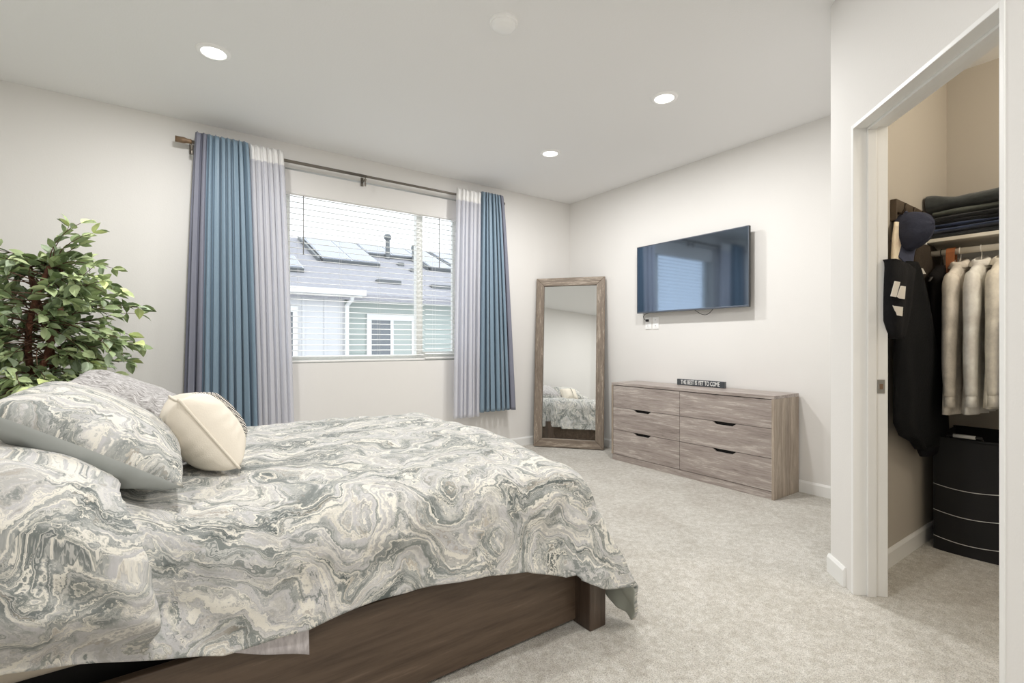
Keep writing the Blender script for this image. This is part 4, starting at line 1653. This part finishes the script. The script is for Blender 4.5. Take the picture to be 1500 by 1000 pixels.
def shirt(y, mat, label, hemz=0.75, wid=0.235, sleeve=True, lean=0.0, seed=0, collar=True, cat='shirt', th=0.016, hang_mat=None, name='shirt', slz=0.84, flare=0.05):
    t = thing(name, (3.50, y, hemz), label, cat)
    levels = [(1.535, .045, .022), (1.52, .075, .026), (1.50, .12, .027), (1.468, .18, .028), (1.43, wid - .025, .03), (1.33, wid - .01, th + .006), (1.15, wid, th + .01), (0.95, wid + .005, th + .014), (hemz, wid + .012, th + .018)]
    fine = []
    for (p0, p1) in zip(levels, levels[1:]):
        st = max(2, int((p0[0] - p1[0]) / 0.035))
        for i in range(st):
            q = i / st
            fine.append(tuple(p0[k] + (p1[k] - p0[k]) * q for k in range(3)))
    fine.append(levels[-1])
    rings = []
    N = 40
    for z, hw, hd_ in fine:
        dn = (1.5 - z) / 0.75
        rg = []
        for k in range(N):
            a = 2 * PI * k / N
            sx = math.cos(a)
            sy = math.sin(a)
            X = math.copysign(abs(sx) ** 0.8, sx) * hw
            Y = math.copysign(abs(sy) ** 0.8, sy) * (hd_ + max(0, dn) * 0.010 * math.sin(X * 55 + seed * 2 + 2 * nz(X * 4, z * 2, seed)))
            rg.append(Vector((3.50 + X, y + Y + flare * max(0, dn) * (-X / wid) * 0.5 + lean * dn, z + 0.006 * nz(X * 9, seed, z))))
        rings.append(rg)
    m = MB()
    m.rings(rings)
    bo_ = m.build('body', mat, t, smooth=True, fix=True)
    if collar:
        c = MB()
        c.rings([[Vector((3.50 + (0.062 + o_) * math.cos(a) * (1.0), y + (0.034 + o_) * math.sin(a), z + 0.016 * math.cos(a))) for a in [2 * PI * k / 20 for k in range(20)]]
                 for z, o_ in ((1.505, 0.004), (1.535, -0.004), (1.556, -0.010), (1.55, 0.0), (1.52, 0.014))], cap=False)
        solidify(c.build('collar', mat, t, smooth=True), 0.003, 0)
    if sleeve:
        for sgn in (-1, 1):
            x_ = 3.50 + sgn * (wid - 0.005)
            pts = [(x_ - sgn * .05, y, 1.45), (x_ - sgn * 0.015, y - 0.012, 1.39), (x_ + sgn * 0.012, y - 0.018 + 0.3 * lean, 1.25), (x_ + sgn * 0.018, y - 0.012 + 0.5 * lean, 1.08), (x_ + sgn * 0.012, y - 0.010 + .7 * lean, 0.95), (x_ + sgn * 0.008, y - 0.012 + .8 * lean, slz)]
            rr = [0.045, 0.056, 0.052, 0.046, 0.043, 0.036]
            s_ = MB()
            fp, fr = [], []
            for i in range(len(pts) - 1):
                for q in range(4):
                    k = q / 4
                    fp.append(Vector(pts[i]).lerp(Vector(pts[i + 1]), k))
                    fr.append((rr[i] + (rr[i + 1] - rr[i]) * k) * (1 + 0.10 * nz(i + k, seed, sgn)))
            fp.append(Vector(pts[-1]))
            fr.append(rr[-1])
            s_.tube(fp, fr, 14)
            for v_ in s_.v:
                v_.y = y + (v_.y - y) * 0.62
            so_ = s_.build('sleeve', mat, t, smooth=True, fix=True)
            cf_ = MB().tube([fp[-1] + Vector((0, 0, 0.012)), fp[-1] + Vector((0, 0, -0.055))], [0.034, 0.036], 14)
            for v_ in cf_.v:
                v_.y = y + (v_.y - y) * 0.62
            cf_.build('cuff', mat, so_, smooth=True)
    if hang_mat:
        hanger(y, hang_mat).build('hanger', hang_mat, t, smooth=True)
    return t


WHT = FAB('white_cotton', (236, 230, 222))
WHT2 = FAB('ivory_cotton', (226, 219, 208))
WHT3 = FAB('cream_cotton', (230, 222, 208))
BLU = FAB('blue_cotton', (104, 126, 178))
WIRE = plain('white_hanger', (232, 228, 220), 0.4)
DKH = plain('dark_hanger', (40, 36, 34), 0.5)
shirt(0.768, WHT2, 'white button shirt hanging leftmost of the three, beside the tan belt', 0.745, 0.215, seed=1, hang_mat=WIRE, flare=.02)
shirt(0.684, WHT, 'white button shirt with raised collar, middle of the three', 0.755, 0.225, seed=2, hang_mat=WIRE, slz=0.85, flare=.02)
shirt(0.604, WHT3, 'cream white shirt hanging next to the blue shirt', 0.79, 0.22, seed=3, hang_mat=WIRE, slz=0.86, flare=.02)
shirt(0.526, BLU, 'blue button shirt hanging rightmost on the closet rod', 0.75, 0.225, seed=4, hang_mat=WIRE, slz=0.80, flare=.02)
shirt(0.845, FAB('black_dress_cloth', (24, 22, 22)), 'black garment hanging between the brown jacket and the tan belt', 0.98, 0.16, sleeve=False, seed=6, hang_mat=DKH, collar=False, cat='garment', th=0.02, name='dark_garment', flare=0)
bl = thing('belt', (3.50, 0.80, 1.2), 'tan leather belt looped over the closet rod', 'belt')
b = MB()
bp = [(3.475, 0.803, 1.22), (3.476, 0.803, 1.60), (3.482, 0.803, 1.618), (3.50, 0.803, 1.6255), (3.518, 0.803, 1.618), (3.524, 0.803, 1.60), (3.525, 0.803, 1.25)]
for p0, p1 in zip(bp, bp[1:]):
    p0, p1 = Vector(p0), Vector(p1)
    d_ = (p1 - p0)
    nrm = Vector((d_.z, 0, -d_.x)).normalized() * 0.003
    b.prism([p0 - nrm + Vector((0, -.018, 0)), p1 - nrm + Vector((0, -.018, 0)), p1 + nrm + Vector((0, -.018, 0)), p0 + nrm + Vector((0, -.018, 0))], (0, 0.036, 0))
b.build('strap', plain('tan_leather', (158, 96, 56), 0.5, vary=0.1), bl)
MB().tube([(3.472, 0.803 + 0.022 * math.cos(a), 1.20 + 0.026 * math.sin(a)) for a in [2 * PI * k / 20 for k in range(21)]], 0.003, 6).build('buckle', M['steel'], bl, smooth=True)
